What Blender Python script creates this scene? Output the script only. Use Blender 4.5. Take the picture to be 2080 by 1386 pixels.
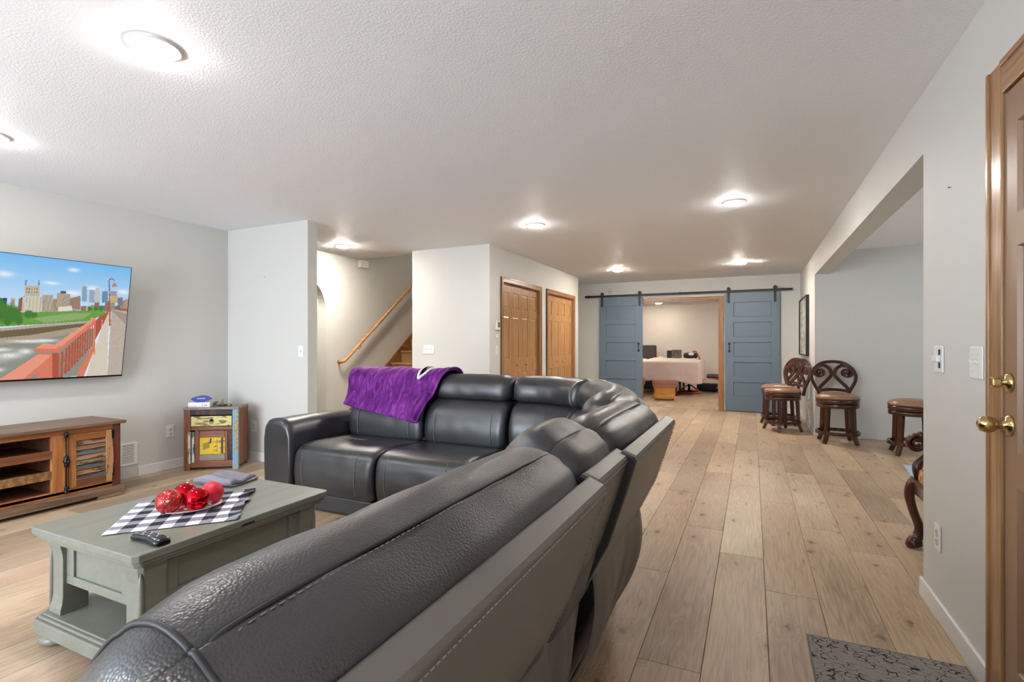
import bpy, bmesh, math, random
import numpy as np
from mathutils import Vector, Matrix, noise as mnoise

R = math.radians
PI = math.pi
SC = bpy.context.scene
COL = SC.collection
for _o in list(bpy.data.objects):
    bpy.data.objects.remove(_o)

# ------------------------------------------------------------------ camera
YAW = 0.4389
CAMZ = 1.2195
cam_d = bpy.data.cameras.new('camera')
cam_d.sensor_width = 36.0
cam_d.lens = 18.0
cam_d.shift_y = 5.9 / 2080
cam_d.clip_start = 0.02
cam = bpy.data.objects.new('camera', cam_d)
COL.objects.link(cam)
cam.location = (0, 0, CAMZ)
cam.rotation_euler = (PI / 2, 0, YAW)
SC.camera = cam

# ------------------------------------------------------------------ view + world
SC.view_settings.view_transform = 'Standard'
SC.view_settings.look = 'None'
SC.view_settings.gamma = 1.0
SC.view_settings.use_curve_mapping = False
SC.view_settings.exposure = 0.84
SC.cycles.max_bounces = 6
SC.cycles.diffuse_bounces = 4
SC.cycles.glossy_bounces = 3
SC.cycles.use_light_tree = False
SC.cycles.use_adaptive_sampling = True
SC.cycles.adaptive_threshold = 0.03
SC.cycles.sample_clamp_indirect = 6.0
W = bpy.data.worlds.new('world'); SC.world = W
W.use_nodes = True
W.node_tree.nodes['Background'].inputs[0].default_value = (0.55, 0.7, 1.0, 1)
W.node_tree.nodes['Background'].inputs[1].default_value = 0.6

# added daylight area lights at assumed, unseen windows (alcove side window, glazed door behind the camera)
def area_light(name, loc, rot, sx, sy, power, col):
    d = bpy.data.lights.new(name, 'AREA'); d.shape = 'RECTANGLE'; d.size = sx; d.size_y = sy
    d.energy = power; d.color = col
    o = bpy.data.objects.new(name, d); COL.objects.link(o)
    o.location = loc; o.rotation_euler = rot; o['kind'] = 'helper'
    return o
DAY_A = area_light('assumed_alcove_window_daylight', (4.10, 5.2, 1.35), (0, R(90), 0), 1.3, 1.5, 24, (0.80, 0.92, 0.96))
DAY_B = area_light('assumed_garden_door_daylight', (-3.2, -2.72, 1.15), (R(90), 0, 0), 2.2, 1.9, 150, (0.78, 0.88, 1.0))
LAMP_STRENGTH = 160.0

# ------------------------------------------------------------------ helpers
def lin(c):
    c = c / 255.0
    return c / 12.92 if c <= 0.04045 else ((c + 0.055) / 1.055) ** 2.4
def C(r, g, b): return (lin(r), lin(g), lin(b), 1.0)

class NT:
    """tiny node-graph helper"""
    def __init__(s, name):
        s.m = bpy.data.materials.new(name); s.m.use_nodes = True
        s.t = s.m.node_tree; s.b = s.t.nodes['Principled BSDF']
    def n(s, kind, **kw):
        nd = s.t.nodes.new(kind)
        for k, v in kw.items():
            if k.startswith('i_'):
                key = k[2:].replace('_', ' ')
                nd.inputs[key].default_value = v
            else:
                setattr(nd, k, v)
        return nd
    def l(s, a, b): s.t.links.new(a, b)
    def coord(s, scale=(1, 1, 1), rot=(0, 0, 0), random_offset=False, kind='Object'):
        tc = s.n('ShaderNodeTexCoord'); mp = s.n('ShaderNodeMapping')
        mp.inputs['Scale'].default_value = scale; mp.inputs['Rotation'].default_value = rot
        s.l(tc.outputs[kind], mp.inputs['Vector'])
        if random_offset:
            oi = s.n('ShaderNodeObjectInfo')
            mu = s.n('ShaderNodeMath', operation='MULTIPLY'); mu.inputs[1].default_value = 37.0
            s.l(oi.outputs['Random'], mu.inputs[0])
            cb = s.n('ShaderNodeCombineXYZ')
            for i in range(3): s.l(mu.outputs[0], cb.inputs[i])
            s.l(cb.outputs[0], mp.inputs['Location'])
        return mp.outputs['Vector']
    def noise(s, vec, scale, detail=4, rough=0.55, dist=0.0):
        nd = s.n('ShaderNodeTexNoise'); nd.inputs['Scale'].default_value = scale
        nd.inputs['Detail'].default_value = detail; nd.inputs['Roughness'].default_value = rough
        nd.inputs['Distortion'].default_value = dist
        s.l(vec, nd.inputs['Vector']); return nd
    def ramp(s, fac, stops):
        nd = s.n('ShaderNodeValToRGB'); e = nd.color_ramp.elements
        while len(e) < len(stops): e.new(0.5)
        for i, (p, c) in enumerate(stops): e[i].position = p; e[i].color = c
        s.l(fac, nd.inputs['Fac']); return nd.outputs['Color']
    def mix(s, fac, a, b, mode='MIX'):
        nd = s.n('ShaderNodeMix', data_type='RGBA', blend_type=mode)
        for sock, v in ((nd.inputs[0], fac), (nd.inputs[6], a), (nd.inputs[7], b)):
            if hasattr(v, 'is_output'): s.l(v, sock)
            else: sock.default_value = v
        return nd.outputs[2]
    def math(s, op, a, b=0.0, clamp=False):
        nd = s.n('ShaderNodeMath', operation=op, use_clamp=clamp)
        for i, v in enumerate((a, b)):
            if hasattr(v, 'is_output'): s.l(v, nd.inputs[i])
            else: nd.inputs[i].default_value = v
        return nd.outputs[0]
    def bump(s, height, strength=0.3, dist=0.002, prev=None):
        nd = s.n('ShaderNodeBump'); nd.inputs['Strength'].default_value = strength
        nd.inputs['Distance'].default_value = dist
        s.l(height, nd.inputs['Height'])
        if prev is not None: s.l(prev, nd.inputs['Normal'])
        s.l(nd.outputs['Normal'], s.b.inputs['Normal']); return nd.outputs['Normal']
    def set(s, col=None, rough=0.5, metal=0.0, spec=0.5, **kw):
        if col is not None:
            if hasattr(col, 'is_output'): s.l(col, s.b.inputs['Base Color'])
            else: s.b.inputs['Base Color'].default_value = col
        if hasattr(rough, 'is_output'): s.l(rough, s.b.inputs['Roughness'])
        else: s.b.inputs['Roughness'].default_value = rough
        s.b.inputs['Metallic'].default_value = metal
        s.b.inputs['Specular IOR Level'].default_value = spec
        for k, v in kw.items(): s.b.inputs[k].default_value = v
        return s.m

def plain(name, col, rough=0.5, metal=0.0, spec=0.5, var=0.06, scale=12, bump=0.0, bscale=200, bdist=0.0006, **kw):
    t = NT(name); v = t.coord()
    nz = t.noise(v, scale, 3)
    c = t.mix(t.math('MULTIPLY', nz.outputs['Fac'], 1.0), tuple(x * (1 - var) for x in col[:3]) + (1,), tuple(min(1, x * (1 + var)) for x in col[:3]) + (1,))
    if bump: t.bump(t.noise(v, bscale, 3).outputs['Fac'], bump, bdist)
    return t.set(c, rough, metal, spec, **kw)

def woodmat(name, dark, mid, light, axis=1, rough=0.45, grain=9.0, spec=0.4, bump=0.12, rand=True, coat=0.0):
    """straight-grained timber, fibres along object axis `axis`"""
    t = NT(name)
    sc = [grain * 3.2] * 3; sc[axis] = grain * 0.22
    v = t.coord(tuple(sc), random_offset=rand)
    n1 = t.noise(v, 1.0, 5, 0.6, 0.9)
    sc2 = [grain * 16] * 3; sc2[axis] = grain * 0.9
    n2 = t.noise(t.coord(tuple(sc2), random_offset=rand), 1.0, 3, 0.6)
    f = t.math('ADD', t.math('MULTIPLY', n1.outputs['Fac'], 0.75), t.math('MULTIPLY', n2.outputs['Fac'], 0.25))
    c = t.ramp(f, [(0.33, dark), (0.5, mid), (0.66, light)])
    t.bump(n2.outputs['Fac'], bump, 0.0008)
    return t.set(c, rough, 0, spec, **({'Coat Weight': coat, 'Coat Roughness': 0.15} if coat else {}))

class MB:
    def __init__(s): s.v = []; s.f = []; s.sm = []
    def add(s, vs, fs, smooth=False):
        o = len(s.v); s.v += [tuple(v) for v in vs]
        for f in fs: s.f.append(tuple(i + o for i in f)); s.sm.append(smooth)
        return s
    def box(s, x0, x1, y0, y1, z0, z1):
        vs = [(x0,y0,z0),(x1,y0,z0),(x1,y1,z0),(x0,y1,z0),(x0,y0,z1),(x1,y0,z1),(x1,y1,z1),(x0,y1,z1)]
        return s.add(vs, [(3,2,1,0),(4,5,6,7),(0,1,5,4),(1,2,6,5),(2,3,7,6),(3,0,4,7)])
    def hexa(s, lo, hi):
        """8 corners: lo ring (4), hi ring (4)"""
        return s.add(list(lo) + list(hi), [(3,2,1,0),(4,5,6,7),(0,1,5,4),(1,2,6,5),(2,3,7,6),(3,0,4,7)])
    def prism(s, poly, axis, a, b, smooth=False):
        """polygon in the two other axes, extruded along `axis` from a to b"""
        def mk(p, h):
            q = [p[0], p[1]]; q.insert(axis, h); return tuple(q)
        n = len(poly)
        vs = [mk(p, a) for p in poly] + [mk(p, b) for p in poly]
        fs = [tuple(range(n))[::-1], tuple(range(n, 2 * n))]
        o = len(s.v); s.v += vs
        for f in fs: s.f.append(tuple(i + o for i in f)); s.sm.append(False)
        for i in range(n):
            j = (i + 1) % n; s.f.append((o + i, o + j, o + n + j, o + n + i)); s.sm.append(smooth)
        return s
    def loft(s, rings, cap=True, closed=True, smooth=True):
        n = len(rings[0]); o = len(s.v)
        for r in rings: s.v += [tuple(p) for p in r]
        for k in range(len(rings) - 1):
            for i in range(n if closed else n - 1):
                j = (i + 1) % n
                s.f.append((o + k*n + i, o + k*n + j, o + (k+1)*n + j, o + (k+1)*n + i)); s.sm.append(smooth)
        if cap and closed:
            s.f.append(tuple(o + i for i in range(n))[::-1]); s.sm.append(False)
            e = o + (len(rings) - 1) * n
            s.f.append(tuple(e + i for i in range(n))); s.sm.append(False)
        return s
    def lathe(s, prof, seg=24, cx=0, cy=0, cz=0, cap=True, smooth=True, axis='z', sx=1, sy=1):
        rings = []
        for r, z in prof:
            ring = []
            for i in range(seg):
                a = 2 * PI * i / seg
                p = (r * math.cos(a) * sx, r * math.sin(a) * sy, z)
                if axis == 'x': p = (p[2], p[0], p[1])
                elif axis == 'y': p = (p[1], p[2], p[0])
                ring.append((p[0] + cx, p[1] + cy, p[2] + cz))
            rings.append(ring)
        return s.loft(rings, cap, True, smooth)
    def tube(s, path, r, seg=8, cap=True, flat=1.0, up=None, smooth=True, closed=False, phase=0.0):
        P = [Vector(p) for p in path]; n = len(P)
        rr = r if isinstance(r, (list, tuple)) else [r] * n
        rings = []; prev = None
        for i in range(n):
            if closed: t = P[(i + 1) % n] - P[i - 1]
            else: t = P[min(i + 1, n - 1)] - P[max(i - 1, 0)]
            t.normalize()
            if up is not None:
                u = Vector(up); a = u - t * u.dot(t)
            elif prev is None:
                u = Vector((0, 0, 1)) if abs(t.z) < 0.9 else Vector((1, 0, 0)); a = u - t * u.dot(t)
            else: a = prev - t * prev.dot(t)
            a.normalize(); prev = a; b = t.cross(a)
            ring = []
            for k in range(seg):
                an = 2 * PI * (k + phase) / seg
                ring.append(P[i] + a * (math.cos(an) * rr[i]) + b * (math.sin(an) * rr[i] * flat))
            rings.append(ring)
        if closed: rings.append(rings[0]); cap = False
        return s.loft(rings, cap, True, smooth)
    def bar(s, path, w, h, up=(0, 0, 1), closed=False, smooth=False):
        """rectangular section: h along `up`, w across"""
        P = [Vector(p) for p in path]; n = len(P); rings = []
        ww = w if isinstance(w, (list, tuple)) else [w] * n
        hh = h if isinstance(h, (list, tuple)) else [h] * n
        for i in range(n):
            if closed: t = P[(i + 1) % n] - P[i - 1]
            else: t = P[min(i + 1, n - 1)] - P[max(i - 1, 0)]
            t.normalize(); u = Vector(up); a = (u - t * u.dot(t)).normalized(); b = t.cross(a)
            rings.append([P[i] + a*(sa*hh[i]/2) + b*(sb*ww[i]/2) for sa, sb in ((1,1),(1,-1),(-1,-1),(-1,1))])
        if closed: rings.append(rings[0])
        return s.loft(rings, not closed, True, smooth)
    def grid(s, nu, nv, fn, smooth=True, wrap=False):
        o = len(s.v)
        for j in range(nv):
            for i in range(nu): s.v.append(tuple(fn(i / (nu - 1), j / (nv - 1))))
        for j in range(nv - 1):
            for i in range(nu - 1):
                a = o + j * nu + i; s.f.append((a, a + 1, a + nu + 1, a + nu)); s.sm.append(smooth)
        return s
    def sphere(s, c, r, seg=20, rings=12, sx=1, sy=1, sz=1):
        prof = [(max(1e-4, r * math.sin(PI * k / rings)), -r * math.cos(PI * k / rings) * sz) for k in range(rings + 1)]
        return s.lathe(prof, seg, c[0], c[1], c[2], sx=sx, sy=sy)
    def build(s, name, mat, parent=None, bevel=0.0, bseg=2, subsurf=0, solid=0.0, loc=None, rotz=None, wn=False):
        me = bpy.data.meshes.new(name); me.from_pydata(s.v, [], s.f); me.update()
        me.polygons.foreach_set('use_smooth', s.sm)
        me.materials.append(mat)
        o = bpy.data.objects.new(name, me); COL.objects.link(o)
        if parent is not None: o.parent = parent
        if loc is not None: o.location = loc
        if rotz is not None: o.rotation_euler.z = rotz
        if solid:
            md = o.modifiers.new('solid', 'SOLIDIFY'); md.thickness = solid; md.offset = 0
        if bevel:
            md = o.modifiers.new('bevel', 'BEVEL'); md.width = bevel; md.segments = bseg; md.limit_method = 'ANGLE'; md.angle_limit = R(40)
        if subsurf:
            md = o.modifiers.new('sub', 'SUBSURF'); md.levels = subsurf; md.render_levels = subsurf
        return o

def thing(name, label, cat, loc=(0, 0, 0), rotz=0.0, group=None):
    o = bpy.data.objects.new(name, None); COL.objects.link(o)
    o.location = loc; o.rotation_euler = (0, 0, rotz); o.empty_display_size = 0.05
    o['label'] = label; o['category'] = cat
    if group: o['group'] = group
    return o
def tag(o, label, cat, group=None):
    o['label'] = label; o['category'] = cat
    if group: o['group'] = group
    return o
def struct(o, label=None):
    o['kind'] = 'structure'
    if label: o['label'] = label
    return o
def holder(name, loc=(0, 0, 0), label=None):
    o = bpy.data.objects.new(name, None); COL.objects.link(o); o.location = loc; o.empty_display_size = 0.05
    return struct(o, label)
def copy_tree(o, parent=None):
    c = o.copy(); COL.objects.link(c)
    if parent is not None: c.parent = parent
    for ch in list(o.children): copy_tree(ch, c)
    return c
def smooth_path(pts, k=6, closed=False):
    """Catmull-Rom through pts"""
    P = [Vector(p) for p in pts]; n = len(P); out = []
    rng = range(n) if closed else range(n - 1)
    for i in rng:
        p0 = P[i - 1] if (closed or i > 0) else P[0] * 2 - P[1]
        p1 = P[i]; p2 = P[(i + 1) % n]
        p3 = P[(i + 2) % n] if (closed or i + 2 < n) else P[-1] * 2 - P[-2]
        for j in range(k):
            t = j / k
            out.append(0.5 * ((2 * p1) + (p2 - p0) * t + (2*p0 - 5*p1 + 4*p2 - p3) * t*t + (3*p1 - p0 - 3*p2 + p3) * t**3))
    if not closed: out.append(P[-1].copy())
    return out
def nz(x, y, z=0.0): return mnoise.noise(Vector((x, y, z)))
# ------------------------------------------------------------------ setting: materials
H = 2.44
XL, XR, YB, YJ, XC, YC, YCE = -5.13, 0.75, 10.12, 3.704, -2.899, 5.53, 9.04
YFR = -2.8
def paint(name, col, rough=0.55, bs=260, bst=0.10, bd=0.0006):
    t = NT(name); v = t.coord()
    n = t.noise(v, 1.3, 1); c = t.mix(n.outputs['Fac'], tuple(x * 0.975 for x in col[:3]) + (1,), col)
    t.bump(t.noise(v, bs, 1).outputs['Fac'], bst, bd)
    return t.set(c, rough, 0, 0.35)
M_wall = paint('wall_paint', C(208, 207, 202))
M_warm = paint('bedroom_wall_paint', C(224, 214, 204))
M_ceil_t = NT('ceiling_texture_paint')
_v = M_ceil_t.coord()
_a = M_ceil_t.noise(_v, 95, 2, 0.65)
_h = M_ceil_t.ramp(_a.outputs['Fac'], [(0.42, (0, 0, 0, 1)), (0.62, (1, 1, 1, 1))])
M_ceil_t.bump(_h, 0.22, 0.0035)
M_ceil = M_ceil_t.set(C(244, 245, 247), 0.6, 0, 0.3)
M_trimw = plain('white_trim_paint', C(226, 225, 223), 0.35, var=0.02)
M_oak = woodmat('golden_oak_trim', C(118, 80, 46), C(152, 110, 70), C(174, 134, 92), axis=2, rough=0.32, grain=8, coat=0.25)
M_oakh = woodmat('golden_oak_trim_across', C(118, 80, 46), C(152, 110, 70), C(174, 134, 92), axis=1, rough=0.32, grain=8, coat=0.25)
M_oakx = woodmat('golden_oak_trim_wide', C(118, 80, 46), C(152, 110, 70), C(174, 134, 92), axis=0, rough=0.32, grain=8, coat=0.25)
M_closet = woodmat('honey_oak_door', C(146, 104, 60), C(173, 129, 80), C(190, 146, 95), axis=2, rough=0.36, grain=10, coat=0.15)
M_stair = woodmat('stair_oak', C(120, 84, 50), C(158, 118, 78), C(186, 148, 104), axis=0, rough=0.4, grain=9)
M_stairs = woodmat('stair_skirt_oak', C(96, 62, 34), C(134, 92, 54), C(158, 114, 70), axis=1, rough=0.4, grain=9)
M_blue = plain('slate_blue_door_paint', C(98, 116, 132), 0.42, var=0.04, scale=3, bump=0.06, bscale=120)
M_black = plain('black_iron', C(38, 38, 38), 0.5, 0.3, bump=0.1)
M_brass = plain('polished_brass', C(212, 190, 132), 0.16, 1.0, var=0.03)
M_tan = plain('tan_door_paint', C(142, 110, 84), 0.38, var=0.03, scale=2)
M_plastic = plain('white_plastic', C(232, 231, 228), 0.32, var=0.015)
M_ivory = plain('ivory_plastic', C(222, 216, 200), 0.36, var=0.02)
M_darkslot = plain('dark_slot', C(36, 32, 30), 0.6)
M_gasket = plain('grey_gasket', C(96, 92, 88), 0.6)

# ------------------------------------------------------------------ floor (subfloor slab + individual planks)
def plankmat():
    t = NT('oak_vinyl_plank')
    oi = t.n('ShaderNodeObjectInfo'); rnd = oi.outputs['Random']
    vec = t.coord((1, 1, 1), random_offset=True)
    # knots: sparse stretched cells
    mk = t.n('ShaderNodeMapping'); mk.inputs['Scale'].default_value = (5.6, 3.0, 1); t.l(vec, mk.inputs['Vector'])
    wob = t.noise(vec, 17, 3, 0.65)
    addv = t.n('ShaderNodeVectorMath', operation='MULTIPLY_ADD'); t.l(wob.outputs['Color'], addv.inputs[0]); addv.inputs[1].default_value = (0.42, 0.22, 0); t.l(mk.outputs[0], addv.inputs[2])
    vo = t.n('ShaderNodeTexVoronoi', voronoi_dimensions='2D', feature='F1'); vo.inputs['Scale'].default_value = 1.0; t.l(addv.outputs[0], vo.inputs['Vector'])
    d = vo.outputs['Distance']
    sep = t.n('ShaderNodeSeparateColor'); t.l(vo.outputs['Color'], sep.inputs[0])
    on = t.math('GREATER_THAN', sep.outputs[0], 0.66)
    knot = t.math('MULTIPLY', t.ramp(d, [(0.0, (1, 1, 1, 1)), (0.11, (0, 0, 0, 1))]), on)
    halo = t.math('MULTIPLY', t.ramp(d, [(0.04, (1, 1, 1, 1)), (0.36, (0, 0, 0, 1))]), on)
    # cathedral grain warped round the knots
    mg = t.n('ShaderNodeMapping'); mg.inputs['Scale'].default_value = (9.0, 0.75, 1); t.l(vec, mg.inputs['Vector'])
    g1 = t.noise(mg.outputs[0], 1.0, 3, 0.55, 0.6)
    ph = t.math('ADD', t.math('MULTIPLY', g1.outputs['Fac'], 13.0), t.math('MULTIPLY', halo, 3.5))
    fr = t.math('FRACT', ph)
    band = t.math('ABSOLUTE', t.math('SUBTRACT', fr, 0.5))
    mf = t.n('ShaderNodeMapping'); mf.inputs['Scale'].default_value = (150, 5, 1); t.l(vec, mf.inputs['Vector'])
    g2 = t.noise(mf.outputs[0], 1.0, 2, 0.6)
    ms = t.n('ShaderNodeMapping'); ms.inputs['Scale'].default_value = (2.2, 0.8, 1); t.l(vec, ms.inputs['Vector'])
    g3 = t.noise(ms.outputs[0], 1.0, 1)
    f = t.math('ADD', t.math('MULTIPLY', band, 0.24), t.math('ADD', t.math('MULTIPLY', g2.outputs['Fac'], 0.42), t.math('MULTIPLY', g3.outputs['Fac'], 0.54)))
    base = t.ramp(f, [(0.30, C(150, 134, 118)), (0.52, C(190, 176, 160)), (0.74, C(214, 204, 191))])
    # each board has its own tone: greyer, pinker or blonder
    tone = t.ramp(rnd, [(0.0, C(206, 192, 178)), (0.25, C(238, 218, 196)), (0.5, C(250, 238, 218)), (0.75, C(226, 212, 196)), (1.0, C(244, 224, 208))])
    col = t.mix(1.0, base, tone, 'MULTIPLY')
    # pale limed streaks and dark knots
    col = t.mix(t.math('MULTIPLY', halo, 0.20), col, C(120, 92, 70))
    col = t.mix(t.math('MULTIPLY', knot, 0.9), col, C(66, 50, 40))
    # short splits near knots
    mc = t.n('ShaderNodeMapping'); mc.inputs['Scale'].default_value = (26, 2.4, 1); t.l(vec, mc.inputs['Vector'])
    cr = t.n('ShaderNodeTexVoronoi', voronoi_dimensions='2D', feature='F1'); cr.inputs['Scale'].default_value = 1.0; t.l(mc.outputs[0], cr.inputs['Vector'])
    s2 = t.n('ShaderNodeSeparateColor'); t.l(cr.outputs['Color'], s2.inputs[0])
    crack = t.math('MULTIPLY', t.ramp(cr.outputs['Distance'], [(0.05, (1, 1, 1, 1)), (0.16, (0, 0, 0, 1))]), t.math('GREATER_THAN', s2.outputs[1], 0.94))
    col = t.mix(t.math('MULTIPLY', crack, 0.6), col, C(84, 68, 56))
    t.bump(g2.outputs['Fac'], 0.12, 0.0008)
    rr = t.math('ADD', 0.34, t.math('MULTIPLY', g2.outputs['Fac'], 0.16))
    return t.set(col, rr, 0, 0.42)
M_plank = plankmat()
M_sub = plain('dark_subfloor', C(70, 54, 42), 0.8)

floor = MB()
floor.box(-6.6, 4.3, -2.95, 14.8, -0.12, -0.013)
floor = struct(floor.build('floor', M_sub))

PW = 0.2305; PX0 = -0.173; PL = 1.602
OFF = {-1: 2.010, 0: 3.232, 1: 2.827, 2: 3.900, 3: 3.578, 4: 4.259}
def plank_mesh(w, l):
    g = 0.0007; b = 0.0016
    x0, x1, y0, y1 = -w/2 + g, w/2 - g, -l/2 + g, l/2 - g
    m = MB()
    lo = [(x0, y0, -0.012), (x1, y0, -0.012), (x1, y1, -0.012), (x0, y1, -0.012)]
    md = [(x0, y0, -b), (x1, y0, -b), (x1, y1, -b), (x0, y1, -b)]
    hi = [(x0 + b, y0 + b, 0), (x1 - b, y0 + b, 0), (x1 - b, y1 - b, 0), (x0 + b, y1 - b, 0)]
    m.loft([lo, md, hi], True, True, False)
    me = bpy.data.meshes.new('plank'); me.from_pydata(m.v, [], m.f); me.update(); me.materials.append(M_plank)
    return me
PLANK_FULL = plank_mesh(PW, PL)
regions = [  # x0, x1, y0, y1 of floor that the planks cover
    (XL, XR, -2.8, YB + 0.06), (XR, 4.2, 2.0, 7.86), (-4.3, 1.5, YB + 0.06, 14.6)]
rest = MB()
rp = random.Random(5)
nplank = 0
def cam_sees(x, y0, y1):
    s_, c_ = math.sin(YAW), math.cos(YAW)
    for k in range(9):
        y = y0 + (y1 - y0) * k / 8
        D = -s_ * x + c_ * y; X_ = c_ * x + s_ * y
        if D > 0.3 and abs(X_ / D) < 1.12 and CAMZ / D < 0.78: return True
    return False
for (rx0, rx1, ry0, ry1) in regions:
    k0 = math.floor((rx0 - PX0) / PW + 1e-6); k1 = math.ceil((rx1 - PX0) / PW - 1e-6)
    for k in range(k0, k1):
        a = max(rx0, PX0 + k * PW); b = min(rx1, PX0 + (k + 1) * PW)
        if b - a < 0.01: continue
        off = OFF.get(k, (rp.random() if False else ((k * 0.6180339 * 1.0) % 1.0) * PL))
        j = math.floor((ry0 - off) / PL)
        while off + j * PL < ry1 - 1e-6:
            y0 = max(ry0, off + j * PL); y1 = min(ry1, off + (j + 1) * PL); j += 1
            if y1 - y0 < 0.02: continue
            cx, cy, w, l = (a + b) / 2, (y0 + y1) / 2, b - a, y1 - y0
            seen = cam_sees(cx, y0, y1)
            if rx0 == -4.3: seen = -2.6 < cx < -0.3
            if rx0 == XL and -4.0 < cx < -2.9 and y0 > 5.7: seen = False
            if rx0 == XL and cx < -4.0 and y0 > 3.9: seen = False
            if rx0 == XL and cx < -2.9 and y0 > 4.2: seen = False
            if rx0 == XR and (cx > 2.6 or y1 < 3.5): seen = False
            if not seen or nplank >= 299:
                g = 0.0007
                rest.box(a + g, b - g, y0 + g, y1 - g, -0.012, 0.0); continue
            full = abs(w - PW) < 1e-4 and abs(l - PL) < 1e-4
            me = PLANK_FULL if full else plank_mesh(w, l)
            o = bpy.data.objects.new('plank', me); COL.objects.link(o); o.parent = floor; o.location = (cx, cy, 0)
            nplank += 1
ro = rest.build('planking', M_plank, floor); ro['kind'] = 'stuff'
print('PLANKS', nplank)

# ------------------------------------------------------------------ walls
T = 0.12
def wall(name, boxes, mat=M_wall, label=None):
    m = MB()
    for b in boxes: m.box(*b)
    return struct(m.build(name, mat), label)

# left wall with arched passage
ARC_C, ARC_R, ARC_S = 4.659, 0.449, 1.66
m = MB()
a0, a1 = ARC_C - ARC_R, ARC_C + ARC_R
ZT = 4.9
m.box(XL - T, XL, YFR, a0, 0, H); m.box(XL - T, XL, a1, 5.75, 0, H); m.box(XL - T, XL, 5.75, 9.6, 0, ZT)
NA = 28
for i in range(NA):
    t0, t1 = PI * i / NA, PI * (i + 1) / NA
    ya, yb = ARC_C + ARC_R * math.cos(t1), ARC_C + ARC_R * math.cos(t0)
    za, zb = ARC_S + ARC_R * math.sin(t1), ARC_S + ARC_R * math.sin(t0)
    m.hexa([(XL - T, ya, za), (XL, ya, za), (XL, yb, zb), (XL - T, yb, zb)],
           [(XL - T, ya, H), (XL, ya, H), (XL, yb, H), (XL - T, yb, H)])
struct(m.build('wall_left', M_wall))
# passage behind the arch
wall('wall_passage', [(-6.5, XL - T, a0 - 0.5, a0 - 0.38, 0, H), (-6.5, XL - T, a1 + 0.38, a1 + 0.5, 0, H), (-6.62, -6.5, a0 - 0.5, a1 + 0.5, 0, H)])
# partition beside the tv wall
wall('wall_partition', [(XL, -3.958, YJ, YJ + T, 0, H)])
# closet block (front face, stair side, back) and its right face with two door openings
D1 = (5.895, 7.135); D2 = (7.485, 8.735); DH = 2.02
wall('wall_closet', [(-4.043, XC, YC, YC + T, 0, H), (-4.043, -4.043 + T, YC + T, 9.6, 0, H), (-4.043 + T, XC, YCE - T, YCE, 0, H),
     (XC - T, XC, YC + T, D1[0], 0, H), (XC - T, XC, D1[1], D2[0], 0, H), (XC - T, XC, D2[1], YCE - T, 0, H),
     (XC - T, XC, D1[0], D1[1], DH, H), (XC - T, XC, D2[0], D2[1], DH, H)])
# upper stairwell
wall('wall_stairwell', [(XL, -4.043, 9.6, 9.72, 0, ZT), (-4.043, -4.043 + T, 5.75, 9.6, H + 0.1, ZT), (XL, -4.043, 5.63, 5.75, H + 0.1, ZT)])
# back wall with wide doorway
OX0, OX1, OZ = -2.02, -0.545, 2.03
wall('wall_back', [(-4.043 + T, OX0, YB, YB + T, 0, H), (OX1, XR + T, YB, YB + T, 0, H), (OX0, OX1, YB, YB + T, OZ, H)])
# right wall: far stub, header, near stub with entrance door
YF, YN = 7.86, 3.092
TW = 0.155
DY0, DY1, DZ = 1.25, 2.16, 2.03
wall('wall_right', [(XR, XR + TW, YF, YB, 0, H), (XR, XR + TW, YN, YF, 2.14, H), (XR, XR + TW, DY1, YN, 0, H), (XR, XR + TW, DY0, DY1, DZ, H), (XR, XR + TW, YFR, DY0, 0, H)])
# alcove
wall('wall_alcove_back', [(XR + TW, 4.2, YF, YF + T, 0, H)])
wall('wall_alcove_side', [(4.2, 4.32, 1.9, 4.45, 0, H), (4.2, 4.32, 5.95, YF + T, 0, H), (4.2, 4.32, 4.45, 5.95, 0, 0.7), (4.2, 4.32, 4.45, 5.95, 2.0, H)])  # opening made for the assumed alcove window
wall('wall_alcove_front', [(XR + TW, 4.2, 1.9, 2.02, 0, H)])
# behind the camera
wall('wall_front', [(XL - T, -4.35, YFR - T, YFR, 0, H), (-2.05, XR + TW, YFR - T, YFR, 0, H), (-4.35, -2.05, YFR - T, YFR, 2.1, H)])  # opening made for the assumed glazed door
# bedroom
BZ = 2.30
wall('wall_bedroom', [(-4.3, 1.5, 14.6, 14.72, 0, BZ), (-4.42, -4.3, YB + T, 14.72, 0, BZ), (1.5, 1.62, YB + T, 14.72, 0, BZ)], M_warm)
# ceilings
m = MB()
m.box(XL - T, XR + TW, YFR - T, 5.75, H, H + 0.1); m.box(-4.043, XR + TW, 5.75, YB + T, H, H + 0.1)
m.box(XR + TW, 4.32, 1.9, YF + T, H, H + 0.1); m.box(-6.62, XL - T, a0 - 0.5, a1 + 0.5, H, H + 0.1)
struct(m.build('ceiling', M_ceil))
m = MB(); m.box(XL - T, -3.9, 5.6, 9.72, ZT, ZT + 0.1); struct(m.build('ceiling_stairwell', M_ceil))
m = MB(); m.box(-4.42, 1.62, YB + T, 14.72, BZ, BZ + 0.1); struct(m.build('ceiling_bedroom', M_ceil))

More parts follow.
